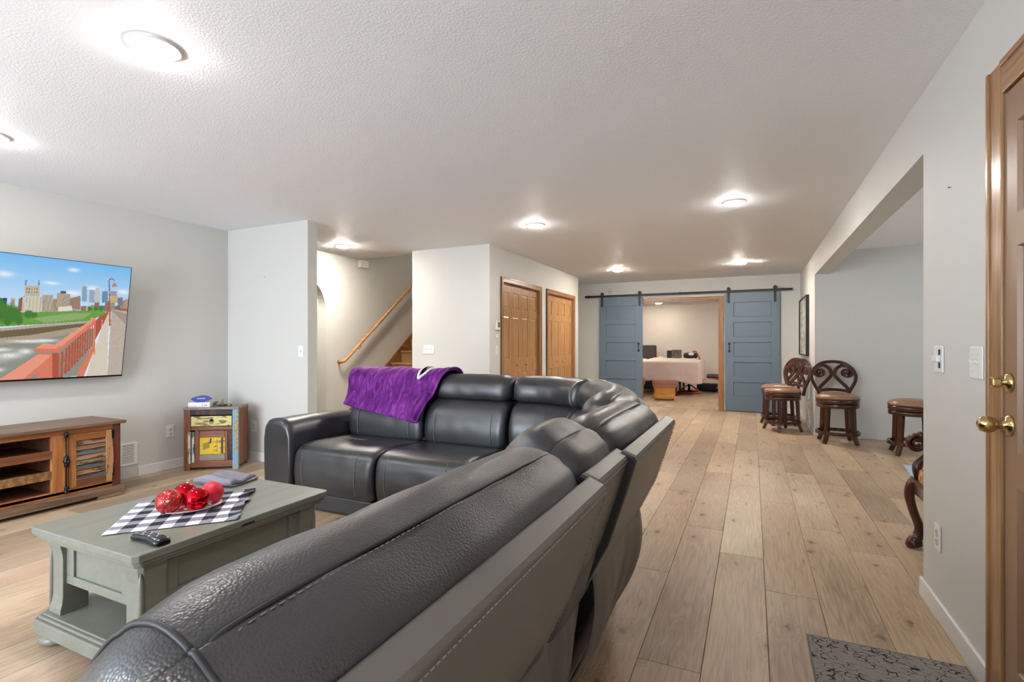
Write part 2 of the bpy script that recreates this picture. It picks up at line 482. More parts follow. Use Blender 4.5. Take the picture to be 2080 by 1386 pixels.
# ------------------------------------------------------------------ baseboards
BH, BT = 0.09, 0.014
def base(name, segs, mat=M_trimw):
    m = MB()
    for (x0, y0, x1, y1, nx, ny) in segs:
        xa, xb = min(x0, x1), max(x0, x1); ya, yb = min(y0, y1), max(y0, y1)
        if nx: xa, xb = (x0, x0 + BT * nx) if nx > 0 else (x0 + BT * nx, x0)
        if ny: ya, yb = (y0, y0 + BT * ny) if ny > 0 else (y0 + BT * ny, y0)
        m.box(xa, xb, ya, yb, 0.0005, BH)
    return struct(m.build(name, mat, bevel=0.004, bseg=2))
base('baseboard_left', [(XL, YFR, XL, 2.652, 1, 0), (XL, 2.806, XL, YJ - BT, 1, 0), (XL, a1, XL, 5.45, 1, 0)])
base('baseboard_partition', [(XL, YJ, -3.958, YJ, 0, -1), (-3.958, YJ, -3.958, YJ + T, 1, 0)])
base('baseboard_closet', [(-4.043, YC, XC + BT, YC, 0, -1), (XC, YC, XC, 5.82, 1, 0), (XC, 7.21, XC, 7.41, 1, 0), (XC, 8.81, XC, YCE, 1, 0)])
base('baseboard_back', [(-4.0, YB, -2.1, YB, 0, -1), (-0.46, YB, XR - BT, YB, 0, -1)])
base('baseboard_right_far', [(XR, YF, XR, YB, -1, 0), (XR - BT, YF, XR + TW, YF, 0, -1)])
base('baseboard_right_near', [(XR, 2.262, XR, YN + BT, -1, 0), (XR, YFR, XR, 1.15, -1, 0)])
base('baseboard_alcove', [(XR + TW, YF, 4.2, YF, 0, -1)], M_wall)
base('baseboard_bedroom', [(-4.3, 14.6, 1.5, 14.6, 0, -1)])

# ------------------------------------------------------------------ casings
def casing_face_x(name, x, sgn, y0, y1, z1, w=0.07, t=0.018, m1=M_oak, m2=M_oakh):
    """casing round an opening in an x=const wall; sgn = side it projects to"""
    h = holder(name)
    def prof(m, ya, yb, za, zb):
        xa, xb = (x, x + t * sgn) if sgn > 0 else (x + t * sgn, x)
        m.box(xa, xb, ya, yb, za, zb)
    def step(m, ya, yb, za, zb):
        xa, xb = (x, x + (t + 0.006) * sgn) if sgn > 0 else (x + (t + 0.006) * sgn, x)
        m.box(xa, xb, ya, yb, za, zb)
    for (ya, yb, o) in ((y0 - w, y0, 0), (y1, y1 + w, 1)):
        m = MB(); prof(m, ya, yb, 0, z1 + w)
        step(m, (ya if o == 0 else yb - 0.02), (ya + 0.02 if o == 0 else yb), 0, z1 + w)
        m.build('jamb_casing', m1, h, bevel=0.004, bseg=2)
    m = MB(); prof(m, y0, y1, z1, z1 + w); step(m, y0, y1, z1 + w - 0.02, z1 + w)
    m.build('head_casing', m2, h, bevel=0.004, bseg=2)
    return h
casing_face_x('trim_1', XC, 1, D1[0], D1[1], DH - 0.005, 0.065)
casing_face_x('trim_2', XC, 1, D2[0], D2[1], DH - 0.005, 0.065)
casing_face_x('trim_3', XR, -1, DY0 - 0.01, 2.148, 2.02, 0.105, 0.03)
h = holder('trim_4')
for (xa, xb) in ((OX0 - 0.07, OX0), (OX1, OX1 + 0.075)):
    m = MB(); m.box(xa, xb, YB - 0.018, YB, 0, OZ + 0.07); m.build('jamb_casing', M_oak, h, bevel=0.004)
m = MB(); m.box(OX0, OX1, YB - 0.018, YB, OZ, OZ + 0.07); m.build('head_casing', M_oakx, h, bevel=0.004)
for (xa, xb) in ((OX0, OX0 + 0.018), (OX1 - 0.018, OX1)):
    m = MB(); m.box(xa, xb, YB, YB + T, 0, OZ - 0.018); m.build('jamb_lining', M_oak, h)
m = MB(); m.box(OX0, OX1, YB, YB + T, OZ - 0.018, OZ); m.build('head_lining', M_oakx, h)

# ------------------------------------------------------------------ panelled leaf builder
def raised_leaf(y0, y1, z0, z1, x, sgn, panels, t=0.03):
    """frame-and-panel leaf in an x=const plane; panels = list of (ya, yb, za, zb)"""
    m = MB(); bk = x - sgn * t
    xs = sorted({y0, y1} | {p[0] for p in panels} | {p[1] for p in panels})
    zs = sorted({z0, z1} | {p[2] for p in panels} | {p[3] for p in panels})
    def P(y, z, d=0.0): return (x + sgn * d, y, z)
    def quad(a, b, c, d):
        m.add([a, b, c, d], [(0, 1, 2, 3)] if sgn > 0 else [(3, 2, 1, 0)])
    for i in range(len(xs) - 1):
        for j in range(len(zs) - 1):
            cy, cz = (xs[i] + xs[i+1]) / 2, (zs[j] + zs[j+1]) / 2
            if any(p[0] < cy < p[1] and p[2] < cz < p[3] for p in panels): continue
            quad(P(xs[i], zs[j]), P(xs[i+1], zs[j]), P(xs[i+1], zs[j+1]), P(xs[i], zs[j+1]))
    # edges and back
    m.add([(bk, y0, z0), (bk, y1, z0), (bk, y1, z1), (bk, y0, z1)], [(3, 2, 1, 0)] if sgn > 0 else [(0, 1, 2, 3)])
    for (a, b) in (((y0, z0), (y1, z0)), ((y1, z0), (y1, z1)), ((y1, z1), (y0, z1)), ((y0, z1), (y0, z0))):
        quad((bk, a[0], a[1]), (bk, b[0], b[1]), P(*b), P(*a))
    return m
def panel_piece(ya, yb, za, zb, x, sgn, rec=0.010, slope=0.018, flat=0.004, raise_=0.006):
    """the moulded recess and its raised field"""
    m = MB()
    def ring(i, d): return [(x + sgn * d, ya + i, za + i), (x + sgn * d, yb - i, za + i), (x + sgn * d, yb - i, zb - i), (x + sgn * d, za * 0 + ya + i, zb - i)]
    rs = [ring(0, 0), ring(0.006, -rec), ring(0.006 + flat, -rec), ring(0.006 + flat + slope, -rec + raise_)]
    n = 4
    vs = [p for r_ in rs for p in r_]; fs = []
    for k in range(len(rs) - 1):
        for i in range(4):
            j = (i + 1) % 4; q = (k*n + i, k*n + j, (k+1)*n + j, (k+1)*n + i); fs.append(q if sgn > 0 else q[::-1])
    q = tuple(range((len(rs)-1)*n, len(rs)*n)); fs.append(q if sgn > 0 else q[::-1])
    return m.add(vs, fs)

# bifold closet doors: four leaves each, three panels per leaf
def bifold(name, y0, y1, label):
    h = holder(name, label=label)
    n = 4; w = (y1 - y0 - 0.006) / n
    for (ya, yb) in ((y0, y0 + 0.0025), (y1 - 0.0025, y1)):
        m = MB(); m.box(XC - 0.10, XC + 0.001, ya, yb, 0.001, DH - 0.004); m.build('jamb_lining', M_oak, h)
    m = MB(); m.box(XC - 0.10, XC + 0.001, y0 + 0.0025, y1 - 0.0025, DH - 0.0065, DH - 0.004); m.build('head_lining', M_oakh, h)
    m = MB(); m.box(XC - 0.055, XC - 0.03, y0 + 0.003, y1 - 0.003, 1.986, DH - 0.007); m.build('track', M_stairs, h)
    for i in range(n):
        a = y0 + 0.003 + i * w + 0.0015; b = a + w - 0.003
        xf = XC - 0.028
        st = 0.050
        pans = [(a + st, b - st, 1.690, 1.905), (a + st, b - st, 1.020, 1.590), (a + st, b - st, 0.16, 0.830)]
        lf = raised_leaf(a, b, 0.015, 1.985, xf, 1, pans).build('leaf', M_closet, h)
        for p in pans: panel_piece(*p, xf, 1).build('panel', M_closet, lf)
        if i in (1, 2):
            k = MB(); yy = (a + b) / 2
            k.lathe([(0.006, 0.0), (0.006, 0.014), (0.014, 0.018), (0.016, 0.026), (0.011, 0.032), (0.001, 0.033)], 14, xf, yy, 0.925, axis='x')
            k.build('knob', M_brass, lf)
bifold('door_2', D1[0], D1[1], 'honey oak bifold closet door nearer the corner')
bifold('door_3', D2[0], D2[1], 'honey oak bifold closet door farther from the corner')

# entrance door on the right
h = holder('door_1', label='tan painted panel entrance door with brass knob')
xf = 0.728
pans = []
for (za, zb) in ((1.62, 1.90), (0.88, 1.52), (0.22, 0.78)):
    pans += [(1.30 + 0.09, 1.67, za, zb), (1.77, 2.06, za, zb)]
lf = raised_leaf(DY0, 2.142, 0.012, 2.012, xf, -1, pans, 0.04).build('slab', M_tan, h)
for p in pans: panel_piece(*p, xf, -1, 0.012, 0.03, 0.004, 0.008).build('panel', M_tan, lf)
m = MB(); m.box(0.728, 0.75, 2.143, 2.150, 0, 2.02); m.build('weatherstrip', M_gasket, h)
kn = MB()
kn.lathe([(0.033, 0), (0.033, -0.004), (0.028, -0.010), (0.014, -0.013), (0.012, -0.030), (0.016, -0.034), (0.022, -0.040), (0.0265, -0.052), (0.0265, -0.062), (0.021, -0.074), (0.010, -0.080), (0.0005, -0.081)], 32, xf, 2.105, 0.965, axis='x')
kn.build('knob', M_brass, h)
db = MB(); db.lathe([(0.031, 0), (0.031, -0.006), (0.025, -0.012), (0.012, -0.014), (0.011, -0.022), (0.0005, -0.022)], 28, xf, 2.105, 1.098, axis='x')
dbo = db.build('deadbolt_rose', M_brass, h)
tn = MB(); tn.prism([(2.092, 1.088), (2.118, 1.080), (2.122, 1.116), (2.096, 1.112)], 0, xf - 0.046, xf - 0.022); tn.build('thumb_turn', M_brass, dbo, bevel=0.004)
# ------------------------------------------------------------------ barn doors
YD = YB - 0.075   # front face of slabs
def barn(name, x0, x1, label, handle_x, hang):
    h = holder(name, label=label)
    z0, z1 = 0.012, 2.128; Hd = z1 - z0; wd = x1 - x0
    sl, sr = 0.157 * wd, 0.152 * wd
    pans = []
    for i in range(5):
        zt = z1 - Hd * (0.075 + 0.1695 * i); pans.append((x0 + sl, x1 - sr, zt - Hd * 0.124, zt))
    # build as x=const leaf then swap axes: y<->x
    lf = raised_leaf(x0, x1, z0, z1, 0.0, -1, pans, 0.036)
    lf.v = [(v[1], YD + v[0], v[2]) for v in lf.v]; lf.f = [f[::-1] for f in lf.f]
    lo = lf.build('slab', M_blue, h)
    for p in pans:
        q = panel_piece(*p, 0.0, -1, 0.018, 0.002, 0.002, 0.0)
        q.v = [(v[1], YD + v[0], v[2]) for v in q.v]; q.f = [f[::-1] for f in q.f]
        q.build('panel', M_blue, lo)
    for hx in hang:
        g = MB(); g.box(hx - 0.020, hx + 0.020, YD - 0.006, YD, 1.957, 2.215)
        g.prism([(hx - 0.020, 2.215), (hx + 0.020, 2.215), (hx + 0.012, 2.247), (hx - 0.012, 2.247)], 1, YD - 0.006, YD)
        ho = g.build('hanger_strap', M_black, h)
        g = MB(); g.lathe([(0.034, 0.0), (0.034, 0.018), (0.028, 0.020), (0.0005, 0.020)], 20, hx, YD + 0.001, 2.212, axis='y'); g.build('wheel', M_black, ho)
        for zz in (1.985, 2.07, 2.212):
            g = MB(); g.lathe([(0.009, -0.006), (0.007, -0.009), (0.0005, -0.010)], 8, hx, YD - 0.001, zz, axis='y'); g.build('bolt', M_black, ho)
    g = MB(); g.tube([(handle_x, YD - 0.001, 1.085), (handle_x, YD - 0.03, 1.095), (handle_x, YD - 0.034, 1.156), (handle_x, YD - 0.03, 1.217), (handle_x, YD - 0.001, 1.227)], 0.008, 8)
    g.box(handle_x - 0.02, handle_x + 0.02, YD - 0.006, YD, 1.205, 1.245); g.box(handle_x - 0.02, handle_x + 0.02, YD - 0.006, YD, 1.068, 1.108)
    g.build('pull_handle', M_black, h)
barn('door_4', -2.775, -1.926, 'slate blue barn door left of the bedroom doorway', -2.0, (-2.722, -1.981))
barn('door_5', -0.446, 0.433, 'slate blue barn door right of the bedroom doorway', -0.376, (-0.389, 0.36))
tr = thing('barn_door_track', 'long black steel barn door track above the bedroom doorway', 'track', (0, 0, 0))
m = MB(); m.box(-3.08, 0.63, YD + 0.004, YD + 0.012, 2.148, 2.190); m.build('rail', M_black, tr, bevel=0.001)
for x in (-2.95, -1.94, -1.23, -0.46, 0.45):
    m = MB(); m.lathe([(0.014, 0), (0.014, YB - YD - 0.012)], 12, x, YD + 0.012, 2.169, axis='y'); m.build('spacer', M_black, tr)
for x in (-3.0, -1.23, 0.47):
    m = MB(); m.box(x - 0.025, x + 0.025, YD - 0.006, YD + 0.004, 2.145, 2.194); m.build('stop', M_black, tr, bevel=0.003)

# ------------------------------------------------------------------ stairs
RISE, RUN, Y1 = 0.185, 0.245, 5.454
st = struct(bpy.data.objects.new('stairs', None)); COL.objects.link(st)
st.location = (0, 0, 0)
for k in range(1, 14):
    y = Y1 + (k - 1) * RUN; z = k * RISE
    m = MB(); m.box(XL + 0.02, -4.045, y, y + RUN + 0.03, z - 0.028, z); m.build('tread', M_stair, st, bevel=0.006)
    m = MB(); m.box(XL + 0.02, -4.045, y + 0.025, y + 0.04, z - RISE, z - 0.029); m.build('riser', M_stair, st)
m = MB(); ss = RISE / RUN
yA, yE = 5.40, 8.7
m.prism([(yA, 0.0), (yA, 0.20), (yE, 0.20 + (yE - yA) * ss), (yE, (yE - yA) * ss - 0.15), (yA + 0.25, 0.0)], 0, XL + 0.001, XL + 0.019)
m.build('skirt_board', M_stairs, st)
# handrail
hr = thing('stair_handrail', 'light wooden handrail sloping up the stair wall', 'handrail', (0, 0, 0))
xr_ = -5.055
p0, p1 = (xr_, 5.37, 0.985), (xr_, 7.9, 0.985 + 2.53 * 0.776)
M_rail = woodmat('beech_rail', C(168, 112, 66), C(196, 142, 92), C(214, 166, 118), axis=1, rough=0.35, grain=7)
m = MB(); m.tube([(XL, 5.335, 0.975), (xr_ - 0.02, 5.335, 0.975), p0, p1], 0.024, 10, flat=0.85); m.build('rail', M_rail, hr)
for y in (5.72, 6.9):
    z = 0.985 + (y - 5.37) * 0.776
    m = MB(); m.tube([(XL, y + 0.02, z - 0.09), (XL + 0.05, y + 0.01, z - 0.085), (xr_, y, z - 0.024)], 0.007, 6); m.lathe([(0.025, 0), (0.025, 0.006), (0.0005, 0.007)], 12, XL, y + 0.02, z - 0.09, axis='x')
    m.build('bracket', M_trimw, hr)

# ------------------------------------------------------------------ assumed windows outside the picture, added to go with the daylight lights
h = holder('assumed_window_1')
m = MB(); m.box(4.19, 4.30, 4.45, 4.52, 0.7, 2.0); m.box(4.19, 4.30, 5.88, 5.95, 0.7, 2.0); m.box(4.19, 4.30, 4.52, 5.88, 0.7, 0.77); m.box(4.19, 4.30, 4.52, 5.88, 1.93, 2.0); m.box(4.2, 4.26, 5.18, 5.22, 0.77, 1.93)
m.build('assumed_window_frame', M_oak, h)
h = holder('assumed_window_2')
m = MB(); m.box(-4.35, -4.27, -2.9, -2.79, 0, 2.1); m.box(-2.13, -2.05, -2.9, -2.79, 0, 2.1); m.box(-4.27, -2.13, -2.9, -2.79, 2.02, 2.1); m.box(-4.27, -2.13, -2.9, -2.79, 0, 0.08); m.box(-3.25, -3.15, -2.88, -2.8, 0.08, 2.02)
m.build('assumed_window_frame', M_trimw, h)

# ------------------------------------------------------------------ recessed ceiling lights
def lensmat(name, col, k):
    t = NT(name); t.b.inputs['Base Color'].default_value = (1, 1, 1, 1)
    t.b.inputs['Emission Color'].default_value = col; t.b.inputs['Emission Strength'].default_value = k
    # faint lens structure so that the diffuser is not one flat value
    n = t.noise(t.coord(), 40, 2); t.b.inputs['Roughness'].default_value = 0.4
    t.bump(n.outputs['Fac'], 0.05, 0.0005); return t.m
M_lens_n = lensmat('lamp_lens_cool', (1.0, 0.965, 0.92, 1), LAMP_STRENGTH)
M_lens_w = lensmat('lamp_lens_warm', (1.0, 0.92, 0.81, 1), LAMP_STRENGTH * 1.95)
M_lens_b = lensmat('lamp_lens_bedroom', (1.0, 0.91, 0.80, 1), LAMP_STRENGTH * 0.8)
def lamp(x, y, z, label, lens, grp='recessed ceiling lights'):
    t = thing('recessed_light', label, 'ceiling light', (x, y, z), 0, grp)
    m = MB(); m.lathe([(0.098, 0.0), (0.100, -0.003), (0.098, -0.007), (0.093, -0.010), (0.085, -0.012), (0.083, -0.010)], 32, cap=False); m.build('trim_ring', M_plastic, t)
    m = MB(); m.lathe([(0.0845, -0.0115), (0.077, -0.018), (0.056, -0.025), (0.032, -0.029), (0.0005, -0.030)], 24); m.build('lens', lens, t)
    return t
lamp(-2.222, 1.28, H, 'large round ceiling light nearest the camera, above the coffee table', M_lens_n)
lamp(-4.03, 1.40, H, 'round ceiling light cut by the left picture edge above the television', M_lens_n)
lamp(-0.143, 4.79, H, 'round ceiling light near the right wall above the open floor', M_lens_n)
lamp(-2.011, 4.85, H, 'round ceiling light between sofa and closet corner', M_lens_n)
lamp(-4.60, 4.86, H, 'small round ceiling light in front of the staircase', M_lens_w)
lamp(-0.162, 8.38, H, 'round ceiling light in front of the right barn door', M_lens_w)
lamp(-2.001, 8.36, H, 'round ceiling light in front of the left barn door', M_lens_w)
lamp(-2.23, 13.80, BZ, 'tiny round ceiling light inside the bedroom', M_lens_b)
lamp(-3.3, 12.1, BZ, 'added unseen ceiling light behind the left barn door, brightening the bedroom', M_lens_w)  # added out of view to brighten the bedroom
lamp(0.3, 12.2, BZ, 'added unseen ceiling light behind the right barn door, brightening the bedroom', M_lens_w)  # unseen fill lamp, also there to lift the bedroom
lamp(-0.45, -1.0, H, 'assumed unseen round ceiling light behind the camera by the entrance door', M_lens_n)  # assumed lamp, added out of view to light the near end
lamp(-4.60, 7.6, ZT, 'added unseen ceiling light brightening the stairwell from the top', M_lens_w)  # added fill for the dark stairwell, out of view
lamp(-5.88, 4.66, H, 'added unseen ceiling light brightening the passage behind the arch', M_lens_w)  # added to lighten the passage interior, itself never visible
# ------------------------------------------------------------------ sectional sofa
def leather(name, col, rough=0.36, cell=190.0, strength=0.35, dist=0.0012):
    t = NT(name); v = t.coord()
    vo = t.n('ShaderNodeTexVoronoi', feature='F1'); vo.inputs['Scale'].default_value = cell; t.l(v, vo.inputs['Vector'])
    n = t.noise(v, 5.0, 2); n2 = t.noise(v, 16.0, 1)
    c = t.mix(n.outputs['Fac'], tuple(x * 0.72 for x in col[:3]) + (1,), tuple(x * 1.3 for x in col[:3]) + (1,))
    hgt = t.math('ADD', t.math('MULTIPLY', vo.outputs['Distance'], -1.0), t.math('MULTIPLY', n2.outputs['Fac'], 0.5))
    t.bump(hgt, strength, dist)
    r = t.math('ADD', rough - 0.06, t.math('MULTIPLY', n.outputs['Fac'], 0.14))
    return t.set(c, r, 0, 0.8)
M_leather = leather('charcoal_leather', C(38, 39, 42), 0.36, 300, 0.25, 0.0008)
M_leather_n = leather('charcoal_leather_pebbled', C(48, 47, 50), 0.35, 300, 0.55, 0.0010)
M_leather_b = leather('charcoal_leather_lit_backs', C(92, 87, 82), 0.42, 330, 0.15, 0.0006)  # same leather; light on the backs put into a paler brown
M_thread = plain('grey_thread', C(126, 122, 118), 0.7)
M_seam = plain('dark_seam_welt', C(30, 30, 32), 0.5)
M_under = plain('black_dust_cover', C(14, 14, 15), 0.85)

sofa = thing('sectional_sofa', 'large charcoal leather reclining sectional sofa with corner wedge', 'sofa', (-1.6, 2.2, 0))
SO = Vector((-1.6, 2.2, 0))
def Lc(p): return (p[0] - SO.x, p[1] - SO.y, p[2] - SO.z)

# frames: (s, d, z): s along the run, d = distance in front of the rear rim, z height
def F_near(s, d, z): return Lc((-0.300 - d, s, z))
def F_far(s, d, z): return Lc((s, 3.70 - d, z))

def cushion(prof, s0, s1, F, er=0.07, n=22, puff=0.0, seed=0.0, shrink=0.62, flip=False, wr=0.004, gather=0.0):
    """sweep a closed profile [(d,z)] from s0 to s1 with soft rounded ends"""
    P = smooth_path([(p[0], p[1], 0) for p in prof], 4, True)
    cd = sum(p.x for p in P) / len(P); cz = sum(p.y for p in P) / len(P)
    ss = []
    for i in range(7): ss.append(s0 + er * (1 - math.cos(PI / 2 * i / 6)) if False else s0 + er * (i / 6) ** 1.7)
    for i in range(1, n): ss.append(s0 + er + (s1 - s0 - 2 * er) * i / n)
    for i in range(6, -1, -1): ss.append(s1 - er * (i / 6) ** 1.7)
    rings = []
    for s in ss:
        e = min(s - s0, s1 - s); q = min(1.0, e / er)
        k = shrink + (1 - shrink) * math.sqrt(max(0.0, 1 - (1 - q) ** 2))
        u = (s - s0) / (s1 - s0)
        k2 = k * (1 + puff * math.sin(PI * u))
        ring = []
        for i, p in enumerate(P):
            dd, zz = (p.x - cd) * k2, (p.y - cz) * k2
            e2 = min(1.0, e / (er * 2.4)); w = wr * nz(s * 9 + seed, p.x * 9, p.y * 9) + gather * (1 - e2) * nz(seed + 5 * (s - s0), p.x * 42, p.y * 42)
            L_ = math.hypot(dd, zz) + 1e-6
            ring.append(F(s, cd + dd * (1 + w / L_), cz + zz * (1 + w / L_)))
        rings.append(ring if not flip else ring[::-1])
    return MB().loft(rings, True, True, True)

def seam_tube(pts, F, r=0.0028): return MB().tube([F(*p) for p in smooth_path(pts, 5)], r, 6)
def stitch(pts, F, step=0.012, r=0.0012):
    """row of thread dashes along a path (one joined mesh)"""
    P = [Vector(F(*p)) for p in smooth_path(pts, 8)]
    m = MB(); acc = 0.0; on = []; L0 = 0
    dense = []
    for a, b in zip(P[:-1], P[1:]):
        k = max(1, int((b - a).length / (step / 2)))
        for j in range(k): dense.append(a.lerp(b, j / k))
    for i in range(0, len(dense) - 1, 2):
        a, b = dense[i], dense[i + 1]
        m.tube([a, a.lerp(b, 1.2)], r, 4, True)
    return m

# profile of head roll (rear view side first), in (d, z) relative to rear rim
def roll(dz=0.0, dd=0.0, grow=0.0):
    return [(0.045 + dd, 0.80 + dz), (0.040 + dd, 0.865 + dz), (0.052 + dd, 0.918 + dz), (0.085 + dd, 0.950 + dz), (0.118 + dd, 0.967 + dz),
            (0.125 + dd, 0.966 + dz), (0.134 + dd, 0.9735 + dz), (0.185 + dd, 0.983 + dz + grow), (0.240 + dd, 0.966 + dz + grow), (0.292 + dd, 0.918 + dz), (0.305 + dd, 0.855 + dz), (0.285 + dd, 0.80 + dz), (0.20 + dd, 0.775 + dz), (0.10 + dd, 0.775 + dz)]
def lower(dz=0.0):
    return [(0.10, 0.785), (0.22, 0.795), (0.305, 0.775), (0.365, 0.70), (0.392, 0.60), (0.392, 0.50), (0.375, 0.455), (0.30, 0.44), (0.18, 0.44), (0.13, 0.55), (0.10, 0.68)]
def seatp(front, top=0.475, bot=0.13):
    return [(0.30, 0.32), (0.30, 0.45), (0.42, top - 0.012), (0.60, top), (0.78, top + 0.004), (front - 0.075, top - 0.012), (front - 0.018, top - 0.055), (front, top - 0.14), (front + 0.004, 0.26), (front - 0.012, bot + 0.03), (front - 0.05, bot), (front - 0.30, bot + 0.03), (0.5, 0.30)]

def unit(s0, s1, F, leath, label, near=True, lean=0.0, roll_kw={}, skirt=True, rear_lean=0.0, seat=True, seed=0.0, front=0.965, wide=0.0, panel_s=None):
    pa, pb = panel_s if panel_s else (s0 + 0.008, s1 - 0.008)
    # rear shell: slab sloping inwards to the floor
    d0 = -rear_lean
    rail = [(d0, 0.8895), (d0 + 0.006, 0.899), (d0 + 0.040, 0.913), (d0 + 0.048, 0.908)]
    sh = MB()
    outer = [(d0, 0.890), (d0 + 0.030, 0.79), (d0 + 0.082, 0.633), (d0 + 0.172, 0.455), (d0 + 0.20, 0.40)]
    inner = [(d0 + 0.050, 0.908), (d0 + 0.085, 0.79), (d0 + 0.135, 0.633), (d0 + 0.225, 0.455), (d0 + 0.25, 0.40)]
    poly = rail[:1] + rail[1:] + inner[1:] + outer[::-1][:-1]
    rings = []
    for s in (pa, pa + 0.004, pb - 0.004, pb):
        k = 0.0 if s in (pa + 0.004, pb - 0.004) else 0.003
        rings.append([F(s, p[0] + (k if i < 4 else 0), p[1] - (k if i < 4 else 0)) for i, p in enumerate(poly)])
    if not near: rings = [r_[::-1] for r_ in rings]
    sho = sh.loft(rings, True, True, False).build('back_shell', M_leather_b, sofa, bevel=0.014, bseg=4)
    if near and s0 > 1.0:
        gs_ = MB(); rr_ = []
        for s in (pa - 0.012, pa + 0.004): rr_.append([F(s, p[0] + 0.004, p[1] - 0.004) for p in poly])
        gs_.loft(rr_, True, True, False).build('side_gusset', M_seam, sho, bevel=0.004)
    if near:
        stitch([(pa + 0.02, d0 - 0.0015, 0.884), ((pa + pb) / 2, d0 - 0.0015, 0.884), (pb - 0.012, d0 - 0.0015, 0.884)], F, 0.011, 0.0011).build('stitching', M_thread, sho)
        stitch([(pb - 0.009, d0 - 0.001, 0.88), (pb - 0.009, d0 + 0.029, 0.79), (pb - 0.009, d0 + 0.081, 0.633), (pb - 0.009, d0 + 0.17, 0.458)], F, 0.011, 0.0011).build('stitching', M_thread, sho)
    # head roll
    r_ = roll(**roll_kw)
    er_ = 0.13 if s1 - s0 > 0.5 and near else 0.095
    hm = cushion(r_, s0 - wide, s1 + wide, F, er_, 24, 0.015, seed, 0.46, flip=near, wr=0.005, gather=0.004)
    nP = len(r_) * 4; nr_ = len(hm.v) // nP
    loops = []
    for ri in ((3,) if s0 < 0.5 and near else ()):
        ring = [Vector(v) for v in hm.v[ri * nP:(ri + 1) * nP]]; cen = sum(ring, Vector()) / nP
        loops.append([p + (p - cen).normalized() * 0.0015 for p in ring])
    ho = hm.build('head_roll', leath, sofa)
    for lp in loops: MB().tube(lp, 0.0034, 6, closed=True).build('piping', M_seam, ho)
    dd = roll_kw.get('dd', 0); dz = roll_kw.get('dz', 0)
    seam_tube([(s0 + 0.05, 0.126 + dd, 0.951 + dz), (s0 + 0.10, 0.1255 + dd, 0.9665 + dz), ((s0 + s1) / 2, 0.1250 + dd, 0.9695 + dz), (s1 - 0.10, 0.1255 + dd, 0.9665 + dz), (s1 - 0.05, 0.126 + dd, 0.951 + dz)], F, 0.0032).build('seam', M_seam, ho)
    stitch([(s0 + 0.07, 0.118 + dd, 0.957 + dz), (s0 + 0.12, 0.117 + dd, 0.966 + dz), ((s0 + s1) / 2, 0.1165 + dd, 0.9695 + dz), (s1 - 0.12, 0.117 + dd, 0.966 + dz), (s1 - 0.07, 0.118 + dd, 0.957 + dz)], F, 0.010, 0.0009).build('stitching', M_thread, ho)
    # lower back cushion
    lo = cushion(lower(), s0 + 0.004, s1 - 0.004, F, 0.06, 20, 0.01, seed + 3, 0.72, flip=near).build('back_cushion', leath, sofa)
    for s in (s0 + (s1 - s0) * 0.16, s1 - (s1 - s0) * 0.16):
        seam_tube([(s, 0.31, 0.772), (s, 0.374, 0.69), (s, 0.399, 0.60), (s, 0.398, 0.50), (s, 0.382, 0.462)], F, 0.0018).build('seam', M_thread, lo)
    # seat with drop front
    if seat:
        so = cushion(seatp(front), s0 + 0.004, s1 - 0.004, F, 0.05, 18, 0.006, seed + 7, 0.86, flip=near, wr=0.004).build('seat_cushion', leath, sofa)
        stitch([(s0 + 0.04, front - 0.07, 0.469), ((s0 + s1) / 2, front - 0.058, 0.462), (s1 - 0.04, front - 0.07, 0.469)], F, 0.012, 0.0013).build('stitching', M_thread, so)
        for s in (s0 + (s1 - s0) * 0.14, s1 - (s1 - s0) * 0.20):
            seam_tube([(s, front - 0.05, 0.457), (s, front - 0.006, 0.40), (s, front + 0.009, 0.28), (s, front - 0.006, 0.165)], F, 0.0016).build('seam', M_thread, so)
    # base
    b = MB(); A = F(s0 + 0.01, 0.30, 0.012); B = F(s1 - 0.01, front - 0.035, 0.128)
    b.box(min(A[0], B[0]), max(A[0], B[0]), min(A[1], B[1]), max(A[1], B[1]), 0.012, 0.128)
    b.build('base', leath, sofa, bevel=0.012, bseg=2)
    if skirt:
        # loose leather flap hanging from the shell at the back
        def sk(u, v):
            s = s0 + 0.012 + (s1 - s0 - 0.024) * u
            e = 1 - abs(2 * u - 1)
            cut = 0.030 * (v ** 1.3) * (1 if u > 0.5 else -1) * max(0.0, (abs(2 * u - 1) - 0.5) * 2)
            z = 0.52 * (1 - v) + 0.03 * v
            d = d0 + 0.152 + 0.04 * v + 0.085 * v * v - 0.040 * math.sin(PI * min(1, v * 1.15)) * (0.6 + 0.4 * math.sin(u * 7 + seed)) + 0.008 * math.sin(u * 31 + seed * 3) * v
            return F(s - cut, d, z)
        g = MB().grid(26, 14, (lambda u, v: sk(u, v)) if not near else (lambda u, v: sk(1 - u, v)))
        g.build('rear_skirt', M_leather_b, sofa, solid=0.006)
    # dark carcass inside
    b = MB(); A = F(s0 + 0.02, 0.30, 0); B = F(s1 - 0.02, 0.62, 0)
    b.box(min(A[0], B[0]), max(A[0], B[0]), min(A[1], B[1]), max(A[1], B[1]), 0.13, 0.42)
    b.build('carcass', M_under, sofa)

# near run (backs towards the camera)
unit(0.235, 1.165, F_near, M_leather_n, 'near', True, seed=1.3, panel_s=(0.22, 1.150), front=0.98)
unit(1.185, 1.505, F_near, M_leather_n, 'console', True, rear_lean=-0.022, seed=4.1, roll_kw=dict(dd=0.02, grow=0.014, dz=0.004), panel_s=(1.178, 1.50), front=0.95, wide=0.012)
unit(1.525, 2.265, F_near, M_leather, 'third', True, rear_lean=0.004, seed=6.6, panel_s=(1.478, 2.268), front=0.98, roll_kw=dict(dd=0.004))
